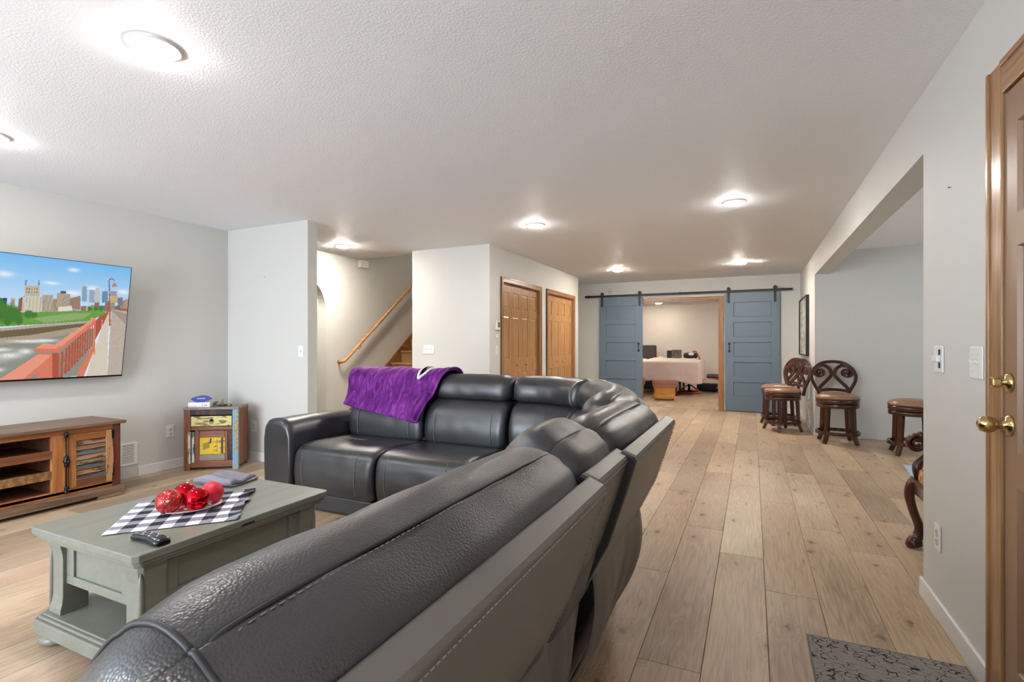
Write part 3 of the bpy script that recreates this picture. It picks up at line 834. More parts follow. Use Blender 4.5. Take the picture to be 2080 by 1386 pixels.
# dark side of the third shell where it steps out past the console
# far run (facing the camera)
unit(-3.085, -2.335, F_far, M_leather, 'far1', False, seed=9.2, skirt=False)
unit(-2.325, -1.615, F_far, M_leather, 'far2', False, seed=12.4, skirt=False)

# arm at the left end of the far run
def arm_ring(y, k=1.0, top=0.655, dz=0.0):
    x0, x1 = -3.365, -3.09
    cx = (x0 + x1) / 2; hw = (x1 - x0) / 2 * k
    pts = []
    prof = [(-1.0, 0.05), (-1.06, 0.30), (-1.08, 0.50), (-0.98, 0.60), (-0.70, 0.645), (-0.2, 0.655), (0.35, 0.648), (0.75, 0.615), (0.97, 0.55), (1.0, 0.40), (0.98, 0.05)]
    return [Lc((cx + p[0] * hw, y, 0.03 + (p[1] - 0.03) * (1 + (k - 1) * 0.12) + dz * (p[1] > 0.5))) for p in prof]
rings = []
for y, k, dz in ((2.725, 0.86, -0.03), (2.727, 0.93, -0.016), (2.738, 0.98, -0.004), (2.76, 1.0, 0.0), (2.80, 1.005, 0.0), (3.0, 1.0, 0.004), (3.2, 1.0, 0.0), (3.4, 1.0, -0.01), (3.55, 0.98, -0.03)):
    rings.append(arm_ring(y, k, dz=dz))
ao = MB().loft(rings, True, True, True).build('armrest', M_leather, sofa)
m = MB(); m.tube([Vector(arm_ring(2.768, 1.004)[i]) + Vector((0, 0, 0.001)) for i in range(2, 10)], 0.0030, 6); m.build('seam', M_seam, ao)
# arm at the camera end of the near run
rings = []
for x, k in ((-1.235, 0.9), (-1.225, 0.97), (-1.20, 1.0), (-0.9, 1.0), (-0.62, 1.0), (-0.50, 0.98)):
    prof = [(0.0, 0.05), (-0.02, 0.35), (-0.01, 0.57), (0.04, 0.62), (0.12, 0.632), (0.20, 0.62), (0.24, 0.57), (0.245, 0.35), (0.24, 0.05)]
    rings.append([Lc((x, -0.02 + 0.12 + (p[0] - 0.12) * k, p[1] * (0.97 + 0.03 * k))) for p in prof])
MB().loft([r_[::-1] for r_ in rings], True, True, True).build('armrest', M_leather, sofa)

# corner wedge: backs swept round the inside corner
def wedge_path(k):
    """outer rear line of the wedge: along the far wall side, round, then down the near side"""
    pts = []
    P = smooth_path([(-1.605, 3.70, 0), (-1.35, 3.70, 0), (-1.08, 3.62, 0), (-0.80, 3.40, 0), (-0.585, 3.05, 0), (-0.475, 2.66, 0), (-0.455, 2.285, 0)], 5)
    P = [P[min(len(P) - 1, round(i * (len(P) - 1) / 25))] for i in range(26)]
    for i, p in enumerate(P):
        t = P[min(i + 1, 25)] - P[max(i - 1, 0)]; t.normalize()
        pts.append((p.x, p.y, -t.y, t.x))
    return pts
WP = wedge_path(0)
def wedge_sweep(prof, i0, i1, er, seed, shrink=0.7, wr=0.005):
    P = smooth_path([(p[0], p[1], 0) for p in prof], 4, True)
    cd = sum(p.x for p in P) / len(P); cz = sum(p.y for p in P) / len(P)
    pts = [Vector((p[0], p[1], 0)) for p in WP[i0:i1 + 1]]; nr = [Vector((p[2], p[3], 0)) for p in WP[i0:i1 + 1]]
    acc = [0.0]
    for a, b in zip(pts[:-1], pts[1:]): acc.append(acc[-1] + (b - a).length)
    Ltot = acc[-1]
    S = sorted(set([er * (i / 6) ** 1.7 for i in range(7)] + [Ltot - er * (i / 6) ** 1.7 for i in range(7)] + [er + (Ltot - 2 * er) * i / 16 for i in range(17)]))
    rings = []
    for s in S:
        j = 0
        while j < len(acc) - 2 and acc[j + 1] < s: j += 1
        f = (s - acc[j]) / max(1e-6, acc[j + 1] - acc[j])
        c = pts[j].lerp(pts[j + 1], f); n = nr[j].lerp(nr[j + 1], f).normalized()
        q = min(1.0, min(s, Ltot - s) / er); k = shrink + (1 - shrink) * math.sqrt(max(0, 1 - (1 - q) ** 2))
        ring = []
        for i, p in enumerate(P):
            dd, zz = (p.x - cd) * k, (p.y - cz) * k
            w = wr * nz(s * 9 + seed, p.x * 9, p.y * 9)
            L_ = math.hypot(dd, zz) + 1e-6
            d = cd + dd * (1 + w / L_); z = cz + zz * (1 + w / L_)
            ring.append(Lc((c.x - n.x * d, c.y - n.y * d, z)))
        rings.append(ring)
    return MB().loft(rings, True, True, True)
wedge_sweep(roll(), 0, 12, 0.08, 2.2).build('wedge_head_roll', M_leather, sofa)
wedge_sweep(roll(dz=0.006), 11, 25, 0.20, 5.7, 0.22).build('wedge_head_roll', M_leather, sofa)
wl = wedge_sweep(lower(), 0, 12, 0.05, 3.3).build('wedge_back_cushion', M_leather, sofa)
wedge_sweep(lower(), 12, 25, 0.05, 8.8).build('wedge_back_cushion', M_leather, sofa)
for f in (0.28, 0.72):
    x = -1.605 + (1.05) * f
    m = MB().tube([Lc(p) for p in smooth_path([(x, 3.39, 0.772), (x, 3.326, 0.69), (x, 3.301, 0.60), (x, 3.302, 0.50)], 5)], 0.0018, 6); m.build('seam', M_thread, wl)
# wedge shell, seat and base
sh = MB(); rings = []
for p in WP:
    n = Vector((p[2], p[3], 0)); c = Vector((p[0], p[1], 0))
    rings.append([Lc(tuple((c - n * d)[:2]) + (z,)) for d, z in ((0.0, 0.89), (0.02, 0.905), (0.05, 0.905), (0.25, 0.40), (0.33, 0.03), (0.27, 0.03), (0.172, 0.455), (0.082, 0.633))])
sh.loft(rings, True, True, False).build('wedge_shell', M_leather_b, sofa, bevel=0.006)
poly = [(-1.605, 3.30), (-1.605, 2.79), (-1.30, 2.72), (-1.27, 2.30), (-0.72, 2.30), (-0.72, 3.0), (-1.0, 3.30)]
sm_ = [(p.x - SO.x, p.y - SO.y) for p in smooth_path([(a, b, 0) for a, b in poly], 1, True)]
m = MB(); m.prism(sm_, 2, 0.13, 0.472); m.build('wedge_seat', M_leather, sofa, bevel=0.05, bseg=4)
# ------------------------------------------------------------------ coffee table
M_sage = woodmat('sage_grey_paint', C(112, 113, 103), C(119, 120, 110), C(126, 127, 117), axis=1, rough=0.36, grain=4, bump=0.02, rand=False)
TX0, TX1, TY0, TY1, TZ = -2.652, -1.936, 1.046, 1.952, 0.48
ct = thing('coffee_table', 'sage grey lift-top coffee table with bun feet and lower shelf', 'coffee table', ((TX0 + TX1) / 2, (TY0 + TY1) / 2, 0))
hx, hy = (TX1 - TX0) / 2, (TY1 - TY0) / 2
def chamf(hx, hy, c): return [(-hx + c, -hy), (hx - c, -hy), (hx, -hy + c), (hx, hy - c), (hx - c, hy), (-hx + c, hy), (-hx, hy - c), (-hx, -hy + c)]
m = MB(); m.prism(chamf(hx, hy, 0.018), 2, 0.452, TZ); m.build('tabletop', M_sage, ct, bevel=0.004, bseg=2)
# lifting lip with finger notch on the long side
m = MB(); m.prism(chamf(hx - 0.010, hy - 0.010, 0.018), 2, 0.436, 0.452); m.build('lip_moulding', M_sage, ct, bevel=0.004)
m = MB(); m.prism(chamf(hx - 0.022, hy - 0.022, 0.018), 2, 0.422, 0.436); m.build('cove_moulding', M_sage, ct, bevel=0.004)
m = MB(); m.prism([(-0.035, 0), (0.035, 0), (0.026, 0.010), (-0.026, 0.010)], 0, hx - 0.011, hx + 0.0006); m.v = [(v[0], v[1] + (1.492 - (TY0 + TY1) / 2), v[2] + 0.452) for v in m.v]
m.build('finger_notch', M_darkslot, ct)
ax, ay = hx - 0.048, hy - 0.048   # outside of the posts
# posts with swelling pilaster profile
def post(sx, sy):
    w = 0.092
    prof = [(0.128, 0.006), (0.150, 0.005), (0.17, 0.000), (0.20, -0.003), (0.35, -0.003), (0.38, 0.000), (0.40, 0.005), (0.422, 0.006)]
    rings = []
    for z, o in prof:
        e = o
        c = 0.014
        x1, y1 = ax + e, ay + e; x0, y0 = ax - w, ay - w
        r_ = [(x0, y0), (x1 - 0, y0), (x1, y1 - c), (x1 - c, y1), (x0, y1)]
        rings.append([(sx * a, sy * b, z) for a, b in (r_ if sx * sy > 0 else r_[::-1])])
    return MB().loft(rings, True, True, False)
for sx in (-1, 1):
    for sy in (-1, 1):
        po = post(sx, sy).build('post', M_sage, ct, bevel=0.002)
        # lancet shaped applied moulding on the camera-side post corner
        f = MB(); f.tube([(sx * (ax - 0.006), sy * (ay - 0.006), 0.14), (sx * (ax - 0.006), sy * (ay - 0.006), 0.36), (sx * (ax - 0.004), sy * (ay - 0.004), 0.395)], [0.010, 0.010, 0.001], 8); f.build('corner_bead', M_sage, po)
# aprons: frame and recessed panel
def apron(axis, sgn):
    L = (ay if axis == 'x' else ax) - 0.088
    o = (ax if axis == 'x' else ay) - 0.016
    z0, z1 = 0.25, 0.422; fw = 0.022
    def bx(m, a, b, za, zb, t0, t1):
        lo, hi = sorted((sgn * (o + t0), sgn * (o + t1)))
        if axis == 'x': m.box(lo, hi, a, b, za, zb)
        else: m.box(a, b, lo, hi, za, zb)
    m = MB(); bx(m, -L, L, z0, z0 + 0.035, -0.02, 0.0); bx(m, -L, L, z1 - 0.018, z1, -0.02, 0.0); bx(m, -L, -L + 0.055, z0 + 0.035, z1 - 0.018, -0.02, 0.0); bx(m, L - 0.055, L, z0 + 0.035, z1 - 0.018, -0.02, 0.0)
    fo = m.build('apron', M_sage, ct, bevel=0.002)
    m = MB(); bx(m, -L + 0.055, L - 0.055, z0 + 0.035, z1 - 0.018, -0.018, -0.009); m.build('panel', M_sage, fo)
for a_, s_ in (('x', 1), ('x', -1), ('y', 1), ('y', -1)): apron(a_, s_)
m = MB(); m.prism(chamf(hx - 0.004, hy - 0.004, 0.022), 2, 0.052, 0.108); m.build('shelf', M_sage, ct, bevel=0.004)
m = MB(); m.prism(chamf(hx - 0.014, hy - 0.014, 0.022), 2, 0.108, 0.120); m.prism(chamf(hx - 0.024, hy - 0.024, 0.022), 2, 0.120, 0.128); m.build('shelf_moulding', M_sage, ct, bevel=0.004)
for sx in (-1, 1):
    for sy in (-1, 1):
        m = MB(); m.lathe([(0.036, 0.0), (0.052, 0.003), (0.062, 0.014), (0.064, 0.024), (0.057, 0.036), (0.042, 0.044), (0.040, 0.052)], 22, sx * (hx - 0.070), sy * (hy - 0.070)); m.build('bun_foot', M_sage, ct)

# ------------------------------------------------------------------ things on the coffee table
def clothmat():
    t = NT('buffalo_check_cotton')
    tc = t.n('ShaderNodeTexCoord'); sp = t.n('ShaderNodeSeparateXYZ'); t.l(tc.outputs['UV'], sp.inputs[0])
    bits = []
    for i in (0, 1):
        f = t.math('FRACT', t.math('MULTIPLY', sp.outputs[i], 5.0))
        bits.append(t.math('GREATER_THAN', f, 0.5))
    s_ = t.math('ADD', bits[0], bits[1])
    c = t.ramp(t.math('MULTIPLY', s_, 0.5), [(0.0, C(236, 236, 240)), (0.25, C(236, 236, 240)), (0.26, C(136, 134, 146)), (0.75, C(136, 134, 146)), (0.76, C(40, 39, 48)), (1.0, C(40, 39, 48))])
    n = t.noise(t.coord(), 700, 2)
    c2 = t.mix(0.12, c, n.outputs['Color'], 'MULTIPLY')
    t.bump(n.outputs['Fac'], 0.25, 0.0006)
    return t.set(c2, 0.85, 0, 0.2)
M_check = clothmat()
def uv_grid(m, nu, nv, fn, smooth=True):
    m.grid(nu, nv, fn, smooth); return [(i / (nu - 1), j / (nv - 1)) for j in range(nv) for i in range(nu)]
def add_uv(o, uvs):
    me = o.data; ul = me.uv_layers.new(name='UVMap')
    for lp in me.loops: ul.data[lp.index].uv = uvs[lp.vertex_index]
# corners: left-front, back-left, back-right, right-front
K = [Vector((-2.262, 1.110)), Vector((-2.585, 1.430)), Vector((-2.282, 1.795)), Vector((-1.952, 1.448))]
cc = (K[0] + K[1] + K[2] + K[3]) / 4
def cl(u, v):
    a = K[0].lerp(K[1], v); b = K[3].lerp(K[2], v); p = a.lerp(b, u)
    e = min(u, 1 - u, v, 1 - v)
    z = 0.0022 + 0.003 * max(0, nz(p.x * 9, p.y * 9, 2)) + 0.0035 * max(0, nz(p.x * 26, p.y * 26, 5)) * (1 if u > 0.75 else 0.25)
    if u > 0.9: z += 0.012 * (u - 0.9) * 10 * max(0, math.sin(v * 17)) ; p = p + Vector((0.006 * math.sin(v * 23), 0.008 * math.sin(v * 14)))
    if e < 0.02: z += 0.001
    return (p.x - cc.x, p.y - cc.y, z)
m = MB(); uv = uv_grid(m, 64, 64, cl)
o = m.build('kitchen_towel', M_check, solid=0.0022, loc=(cc.x, cc.y, TZ + 0.001)); add_uv(o, uv)
tag(o, 'black and white buffalo check kitchen towel spread on the coffee table', 'towel')

# grey folded face towel
M_terry = plain('grey_terry', C(142, 139, 149), 0.95, spec=0.1, var=0.30, scale=260, bump=1.0, bscale=330, bdist=0.006)
ft = thing('folded_towel', 'folded grey terry towel at the back corner of the coffee table', 'towel', (-2.545, 1.842, TZ + 0.001), R(12))
def slab_soft(x0, x1, y0, y1, z0, z1, r=0.012, wob=0.0, seed=0):
    def ring(z, ins): 
        pts = []
        for i in range(32):
            a = 2 * PI * i / 32; cx = math.copysign(abs(math.cos(a)) ** 0.18, math.cos(a)); cy = math.copysign(abs(math.sin(a)) ** 0.18, math.sin(a))
            x = (x0 + x1) / 2 + cx * ((x1 - x0) / 2 - ins); y = (y0 + y1) / 2 + cy * ((y1 - y0) / 2 - ins)
            pts.append((x + wob * nz(x * 20, y * 20, seed), y + wob * nz(x * 20, y * 20, seed + 9), z + wob * 0.8 * nz(x * 14, y * 14, seed + 4) * (z > z0 + 0.001)))
        return pts
    return MB().loft([ring(z0, 0.004), ring(z0 + (z1 - z0) * 0.3, 0), ring(z0 + (z1 - z0) * 0.7, 0), ring(z1 - 0.001, 0.004), ring(z1, 0.014)], True, True, True)
slab_soft(-0.11, 0.12, -0.085, 0.09, 0.001, 0.013, wob=0.004, seed=1).build('lower_fold', M_terry, ft)
def fold(u, v):
    e = min(u * 1.0, 1 - u, v, 1 - v); k = min(1.0, e / 0.05)
    hgt = (0.012 + 0.014 * math.exp(-((v - 0.12) / 0.16) ** 2) + 0.006 * math.exp(-((u - 0.35) / 0.25) ** 2) + 0.008 * nz(u * 4, v * 4, 2)) * math.sqrt(max(0.0, 1 - (1 - k) ** 2))
    return (-0.13 + 0.24 * u + 0.012 * math.sin(v * 5), -0.105 + 0.195 * v + 0.010 * math.sin(u * 6), 0.014 + hgt)
m = MB(); m.grid(44, 36, fold); m.build('upper_fold', M_terry, ft, solid=0.004)
m = MB(); m.tube([(-0.12, -0.098, 0.024), (0.0, -0.101, 0.023), (0.10, -0.098, 0.024)], 0.006, 8); m.build('hem', M_terry, ft)

# oval plate with four red baubles
M_china = plain('red_rimmed_white_china', C(236, 230, 226), 0.18, var=0.01)
M_chred = plain('plate_red_print', C(176, 40, 48), 0.25, var=0.03)
pa_ = math.atan2(0.195, 0.105)
pl = thing('oval_plate', 'small oval white plate with red print under the baubles', 'plate', (-2.258, 1.454, TZ + 0.0055), pa_)
m = MB(); m.lathe([(0.0005, 0.0), (0.060, 0.0), (0.090, 0.004), (0.120, 0.013), (0.126, 0.017), (0.123, 0.018), (0.088, 0.0085), (0.058, 0.0045), (0.0005, 0.0045)], 40, sy=0.76, cap=False); m.build('dish', M_china, pl)
m = MB(); m.lathe([(0.1265, 0.0172), (0.125, 0.0190), (0.1225, 0.0184)], 40, sy=0.76, cap=False); m.build('rim_line', M_chred, pl)
m = MB(); m.lathe([(0.030, 0.0050), (0.050, 0.0052)], 30, sy=0.62, cap=False); m.build('printed_ring', M_chred, pl)
def glit():
    t = NT('red_glitter'); v = t.coord()
    vo = t.n('ShaderNodeTexVoronoi', feature='F1'); vo.inputs['Scale'].default_value = 420; t.l(v, vo.inputs['Vector'])
    s = t.n('ShaderNodeSeparateColor'); t.l(vo.outputs['Color'], s.inputs[0])
    c = t.ramp(s.outputs[0], [(0.0, C(110, 8, 16)), (0.55, C(186, 22, 34)), (0.93, C(214, 60, 60)), (1.0, C(255, 225, 205))])
    t.bump(s.outputs[1], 0.9, 0.002); return t.set(c, 0.28, 0.55, 0.6)
M_glit = glit()
M_mirror = plain('red_mirror_glass', C(206, 18, 36), 0.04, 0.95, var=0.0)
M_matte = plain('red_frosted', C(206, 40, 62), 0.42, 0.25, var=0.03)
M_cap = plain('silver_cap', C(214, 208, 196), 0.2, 1.0)
def bauble(x, y, r, mat, label, cap_dir, lift=0.0):
    t = thing('christmas_bauble', label, 'bauble', (x, y, TZ + 0.0103 + lift), 0, 'red baubles on the plate')
    m = MB(); m.sphere((0, 0, r), r, 32, 20); m.build('ball', mat, t)
    d = Vector(cap_dir).normalized(); c = Vector((0, 0, r)) + d * r
    m = MB(); m.tube([c - d * 0.003, c + d * 0.006], 0.0065, 12); ring = []
    q = Matrix.Rotation(PI / 2, 3, 'Z') @ Vector((d.x, d.y, 0)).normalized() if abs(d.z) < 0.99 else Vector((1, 0, 0))
    m.tube([c + d * (0.010 + 0.005 * math.cos(a * PI / 5)) + q * 0.005 * math.sin(a * PI / 5) for a in range(10)], 0.0008, 5, closed=True)
    m.build('cap', M_cap, t)
    return t
bauble(-2.272, 1.366, 0.0515, M_glit, 'glittered red bauble, nearest on the left of the plate', (0.75, -0.55, 0.25))
bauble(-2.196, 1.440, 0.0500, M_mirror, 'mirror red bauble at the front right of the plate', (0.7, 0.6, -0.5), 0.0005)
bauble(-2.238, 1.536, 0.0500, M_matte, 'frosted pinkish red bauble at the far right of the plate', (0.6, -0.5, -0.55))
bauble(-2.320, 1.466, 0.0500, M_mirror, 'mirror red bauble at the back of the plate', (-0.3, 0.4, 0.8))

# remote control
M_remote = plain('black_gloss_plastic', C(22, 24, 27), 0.22, var=0.02)
M_btn = plain('grey_button', C(96, 100, 104), 0.4)
rc_ = thing('remote_control', 'black tv remote control on the near edge of the coffee table', 'remote', (-2.035, 1.157, TZ + 0.001), R(-1))
rings = []
for i in range(15):
    u = i / 14; x = -0.086 + 0.172 * u
    w = 0.026 + 0.003 * math.cos(u * PI * 2) - (0.006 if i in (0, 14) else 0); zt = 0.017 + 0.011 * math.sin(PI * (0.15 + 0.7 * u)) - (0.006 if i in (0, 14) else 0)
    zb = 0.002 + 0.008 * math.sin(PI * u) ** 2 * 0.6
    rings.append([(x, -w, zb + 0.004), (x, -w * 0.8, zb), (x, w * 0.8, zb), (x, w, zb + 0.004), (x, w, zt - 0.006), (x, w * 0.75, zt), (x, 0, zt + 0.0015), (x, -w * 0.75, zt), (x, -w, zt - 0.006)][::-1])
MB().loft(rings, True, True, True).build('case', M_remote, rc_)
def rz(x): u = (x + 0.086) / 0.172; return 0.0175 + 0.011 * math.sin(PI * (0.15 + 0.7 * u))
M_btr = plain('red_button', C(178, 52, 48), 0.4); M_btb = plain('pale_button', C(176, 180, 184), 0.4)
for i in range(9):
    for j in range(3):
        x = -0.066 + i * 0.0135; y = -0.0125 + j * 0.0125
        b = MB(); b.lathe([(0.0042, -0.001), (0.0042, 0.0012), (0.003, 0.002), (0.0005, 0.002)], 8, x, y, rz(x)); b.build('button', M_btr if (i, j) == (4, 1) else (M_btb if (i + j) % 3 == 0 else M_btn), rc_)
# ------------------------------------------------------------------ television
M_tvblack = plain('tv_black', C(14, 14, 16), 0.3, var=0.02)
TVY1, TVW, TVH = 2.622, 1.702, 0.957
tv = thing('television', 'large wall-mounted flat television showing a city skyline and red bridge railing', 'television', (-5.03, TVY1 - TVW / 2, 0.937))
tilt = math.atan2(0.15, 0.945)
ct_, st_ = math.cos(tilt), math.sin(tilt)
def TVP(y, v, d):   # y along wall (local), v up the screen, d out of the screen
    return (v * st_ + d * ct_, y, v * ct_ - d * st_)
m = MB()
hw = TVW / 2
m.hexa([TVP(-hw, 0, -0.035), TVP(-hw, 0, -0.001), TVP(hw, 0, -0.001), TVP(hw, 0, -0.035)], [TVP(-hw, TVH, -0.012), TVP(-hw, TVH, -0.001), TVP(hw, TVH, -0.001), TVP(hw, TVH, -0.012)])
m.build('panel_body', M_tvblack, tv)
m = MB()
for (ya, yb, va, vb) in ((-hw, hw, 0, 0.014), (-hw, hw, TVH - 0.004, TVH), (-hw, -hw + 0.004, 0.014, TVH - 0.004), (hw - 0.004, hw, 0.014, TVH - 0.004)):
    m.hexa([TVP(ya, va, -0.001), TVP(ya, va, 0.004), TVP(yb, va, 0.004), TVP(yb, va, -0.001)], [TVP(ya, vb, -0.001), TVP(ya, vb, 0.004), TVP(yb, vb, 0.004), TVP(yb, vb, -0.001)])
m.build('bezel', M_tvblack, tv)
m = MB(); m.hexa([(-0.098, -0.3, 0.25), (-0.03, -0.3, 0.25), (-0.03, 0.3, 0.25), (-0.098, 0.3, 0.25)], [(-0.098, -0.3, 0.62), (0.06, -0.3, 0.62), (0.06, 0.3, 0.62), (-0.098, 0.3, 0.62)]); m.build('wall_mount', M_black, tv)
# the picture on the screen: painted into a colour grid (flat print)
def tv_picture(NX=486, NY=272):
    img = np.zeros((NY, NX, 3), float)
    rs = np.random.RandomState(3)
    def hom(src, dst):
        A = []; b = []
        for (x, y), (u, v) in zip(src, dst):
            A += [[x, y, 1, 0, 0, 0, -u * x, -u * y], [0, 0, 0, x, y, 1, -v * x, -v * y]]; b += [u, v]
        h = np.linalg.solve(np.array(A, float), np.array(b, float)); return np.append(h, 1).reshape(3, 3)
    Hm = hom([(0, 140), (1160, 283), (1080, 1220), (0, 1270)], [(0.5, 0), (1, 0), (1, 1), (0.5, 1)])
    def q(x, y):
        w = Hm @ np.array([x, y, 1.0]); return w[0] / w[2] * NX, w[1] / w[2] * NY
    yy, xx = np.mgrid[0:NY, 0:NX] + 0.5
    def mask(pts, raw=False):
        P = [q(*p) if not raw else p for p in pts]; inside = np.zeros((NY, NX), bool); n = len(P)
        for i in range(n):
            x1, y1 = P[i]; x2, y2 = P[(i + 1) % n]
            if y1 == y2: continue
            c = ((y1 > yy) != (y2 > yy)) & (xx < (x2 - x1) * (yy - y1) / (y2 - y1) + x1); inside ^= c
        return inside
    def fill(pts, col, jit=0.0, raw=False):
        k = mask(pts, raw); c = np.array([lin(v) for v in col]); img[k] = c * (1 + jit * rs.randn(k.sum(), 1))
    # sky
    t = np.clip(yy / (NY * 0.55), 0, 1)[..., None]
    img[:] = (1 - t) * np.array([lin(112), lin(184), lin(238)]) + t * np.array([lin(214), lin(232), lin(244)])
    for (cx, cy, rx, ry) in ((40, 343, 60, 22), (650, 305, 45, 16), (455, 425, 60, 13), (650, 515, 70, 22), (820, 475, 60, 25), (1090, 505, 70, 22)):
        X_, Y_ = q(cx, cy); sx, sy = rx * NX / 2300, ry * NY / 1060
        g = np.exp(-(((xx - X_) / sx) ** 2 + ((yy - Y_) / sy) ** 2))[..., None]
        img[:] = img * (1 - g * 0.8) + g * 0.8 * np.array([0.93, 0.9, 0.92])
    # left (out of frame) half: river bank continues
    fill([(-1400, 640), (0, 640), (0, 800), (-1400, 860)], (74, 122, 52), 0.15)
    # far low city band
    rb = random.Random(8)
    x = 80
    while x < 1140:
        w = rb.uniform(28, 60); top = rb.uniform(560, 640); c = rb.choice([(168, 148, 128), (186, 168, 148), (142, 118, 104), (196, 188, 178), (120, 112, 110)])
        fill([(x, top), (x + w, top), (x + w, 680), (x, 680)], c, 0.05)
        for wy in range(int(top) + 8, 672, 12):
            for wx in range(int(x) + 5, int(x + w) - 4, 9): fill([(wx, wy), (wx + 4, wy), (wx + 4, wy + 6), (wx, wy + 6)], (96, 92, 92))
        x += w * 0.9
    # glass towers
    for pts, c in (([(725, 470), (735, 450), (768, 455), (772, 590), (728, 590)], (136, 160, 186)), ([(790, 485), (838, 485), (838, 600), (790, 600)], (148, 166, 186)), ([(840, 480), (855, 466), (878, 470), (884, 500), (886, 600), (840, 600)], (188, 190, 194)), ([(902, 500), (952, 497), (956, 600), (902, 600)], (110, 138, 160)), ([(975, 497), (1032, 497), (1034, 560), (975, 560)], (146, 150, 158)), ([(978, 535), (1040, 540), (1042, 600), (978, 600)], (196, 170, 128)), ([(560, 520), (625, 520), (625, 650), (560, 650)], (190, 182, 164)), ([(508, 515), (565, 515), (565, 640), (508, 640)], (178, 156, 136)), ([(540, 497), (585, 497), (585, 520), (540, 520)], (88, 84, 86)), ([(625, 560), (715, 540), (715, 660), (625, 660)], (150, 124, 108)), ([(1040, 555), (1085, 555), (1085, 630), (1040, 630)], (120, 122, 128)), ([(1104, 570), (1140, 565), (1136, 650), (1104, 650)], (178, 148, 116))):
        fill(pts, c, 0.04)
    for i in range(8): fill([(564 + i * 8, 526), (568 + i * 8, 526), (568 + i * 8, 640), (564 + i * 8, 640)], (132, 124, 112))
    # blue block at the left, grain elevator
    fill([(-60, 560), (75, 562), (78, 640), (-60, 640)], (32, 54, 108), 0.08)
    fill([(178, 570), (228, 540), (228, 680), (182, 680)], (132, 92, 80), 0.06)
    fill([(212, 550), (392, 545), (392, 685), (212, 685)], (206, 198, 180), 0.03)
    fill([(225, 450), (352, 452), (358, 545), (228, 545)], (190, 178, 156), 0.05)
    fill([(380, 532), (476, 532), (480, 684), (384, 684)], (176, 166, 148), 0.03)
    for i in range(7):
        xs = 215 + i * 30 if i < 6 else 392
        fill([(xs, 552), (xs + 4, 552), (xs + 4, 684), (xs, 684)], (156, 146, 130))
    for i in range(5): fill([(400 + i * 17, 535), (403 + i * 17, 535), (403 + i * 17, 682), (400 + i * 17, 682)], (140, 130, 114))
    for xs in (240, 262, 284, 306, 328):
        for ys in (470, 500): fill([(xs, ys), (xs + 8, ys), (xs + 8, ys + 16), (xs, ys + 16)], (112, 104, 96))
    fill([(286, 400), (289, 400), (289, 452), (286, 452)], (96, 88, 84))
    for xs in (225, 338):
        for j in range(4): fill([(xs, 402 + j * 12), (xs + 14, 396 + j * 12), (xs + 14, 403 + j * 12), (xs, 409 + j * 12)], (60, 66, 58))
    fill([(522, 640), (640, 630), (650, 672), (522, 680)], (222, 216, 204), 0.03)
    # grass bank, trees
    fill([(-1400, 700), (0, 690), (180, 690), (480, 682), (920, 664), (940, 700), (800, 760), (420, 790), (0, 815), (-1400, 900)], (104, 156, 64), 0.10)
    fill([(300, 740), (600, 700), (820, 690), (740, 745), (420, 780)], (140, 168, 110), 0.12)
    for (cx, cy, r) in ((20, 690, 80), (-60, 660, 90), (110, 690, 70), (160, 710, 50), (95, 760, 40), (190, 760, 36), (270, 705, 36), (320, 715, 26), (800, 655, 22), (850, 655, 20), (895, 655, 18), (20, 610, 40)):
        X_, Y_ = q(cx, cy); rx, ry = r * NX / 2300, r * NY / 1080
        g = ((xx - X_) / rx) ** 2 + ((yy - Y_) / ry) ** 2 < 1 + 0.35 * rs.randn(NY, NX)
        img[g] = np.array([lin(62), lin(116), lin(40)]) * (0.8 + 0.5 * rs.rand(g.sum(), 1))
    # near bank, canal, lock wall, rapids
    fill([(-1400, 880), (0, 830), (430, 790), (800, 760), (790, 790), (420, 815), (0, 855), (-1400, 930)], (176, 166, 154), 0.06)
    fill([(-1400, 925), (0, 855), (420, 815), (790, 780), (700, 830), (300, 885), (0, 915), (-1400, 1000)], (106, 96, 66), 0.08)
    fill([(-1400, 1000), (0, 915), (300, 885), (710, 815), (690, 850), (600, 885), (300, 935), (0, 985), (-1400, 1090)], (168, 154, 132), 0.07)
    fill([(-1400, 1080), (0, 980), (600, 885), (760, 830), (900, 830), (700, 1230), (0, 1300), (-1400, 1330)], (140, 142, 132), 0.07)
    for (cx, cy, rx, ry) in ((260, 1025, 55, 22), (130, 1060, 90, 24), (300, 940, 150, 12), (20, 1180, 60, 18), (430, 930, 90, 10), (60, 1010, 70, 14), (-200, 1100, 200, 30)):
        X_, Y_ = q(cx, cy); sx, sy = rx * NX / 2300, ry * NY / 1060
        g = (np.exp(-(((xx - X_) / sx) ** 2 + ((yy - Y_) / sy) ** 2)) * (0.5 + 0.7 * rs.rand(NY, NX)))[..., None]
        g = np.clip(g, 0, 1); img[:] = img * (1 - g) + g * 0.88
    # walkway
    fill([(985, 664), (1135, 660), (1130, 700), (1100, 1240), (960, 1240)], (186, 172, 160), 0.09)
    fill([(985, 668), (1000, 664), (1120, 700), (1110, 790), (1040, 720)], (160, 146, 136), 0.05)
    fill([(1040, 655), (1135, 655), (1130, 676), (1040, 668)], (170, 84, 66), 0.03)
    fill([(950, 690), (965, 690), (958, 1240), (780, 1240), (830, 1060), (905, 830)], (212, 200, 184), 0.04)
    # railing
    RL = (214, 122, 96); RD = (176, 82, 58); RH = (232, 150, 124)
    fill([(905, 720), (958, 668), (962, 690), (910, 810)], RD, 0.03)
    fill([(850, 760), (905, 705), (905, 820), (850, 930)], RD, 0.02)
    fill([(700, 1240), (720, 1170), (845, 950), (850, 1000), (760, 1240)], RL, 0.02)
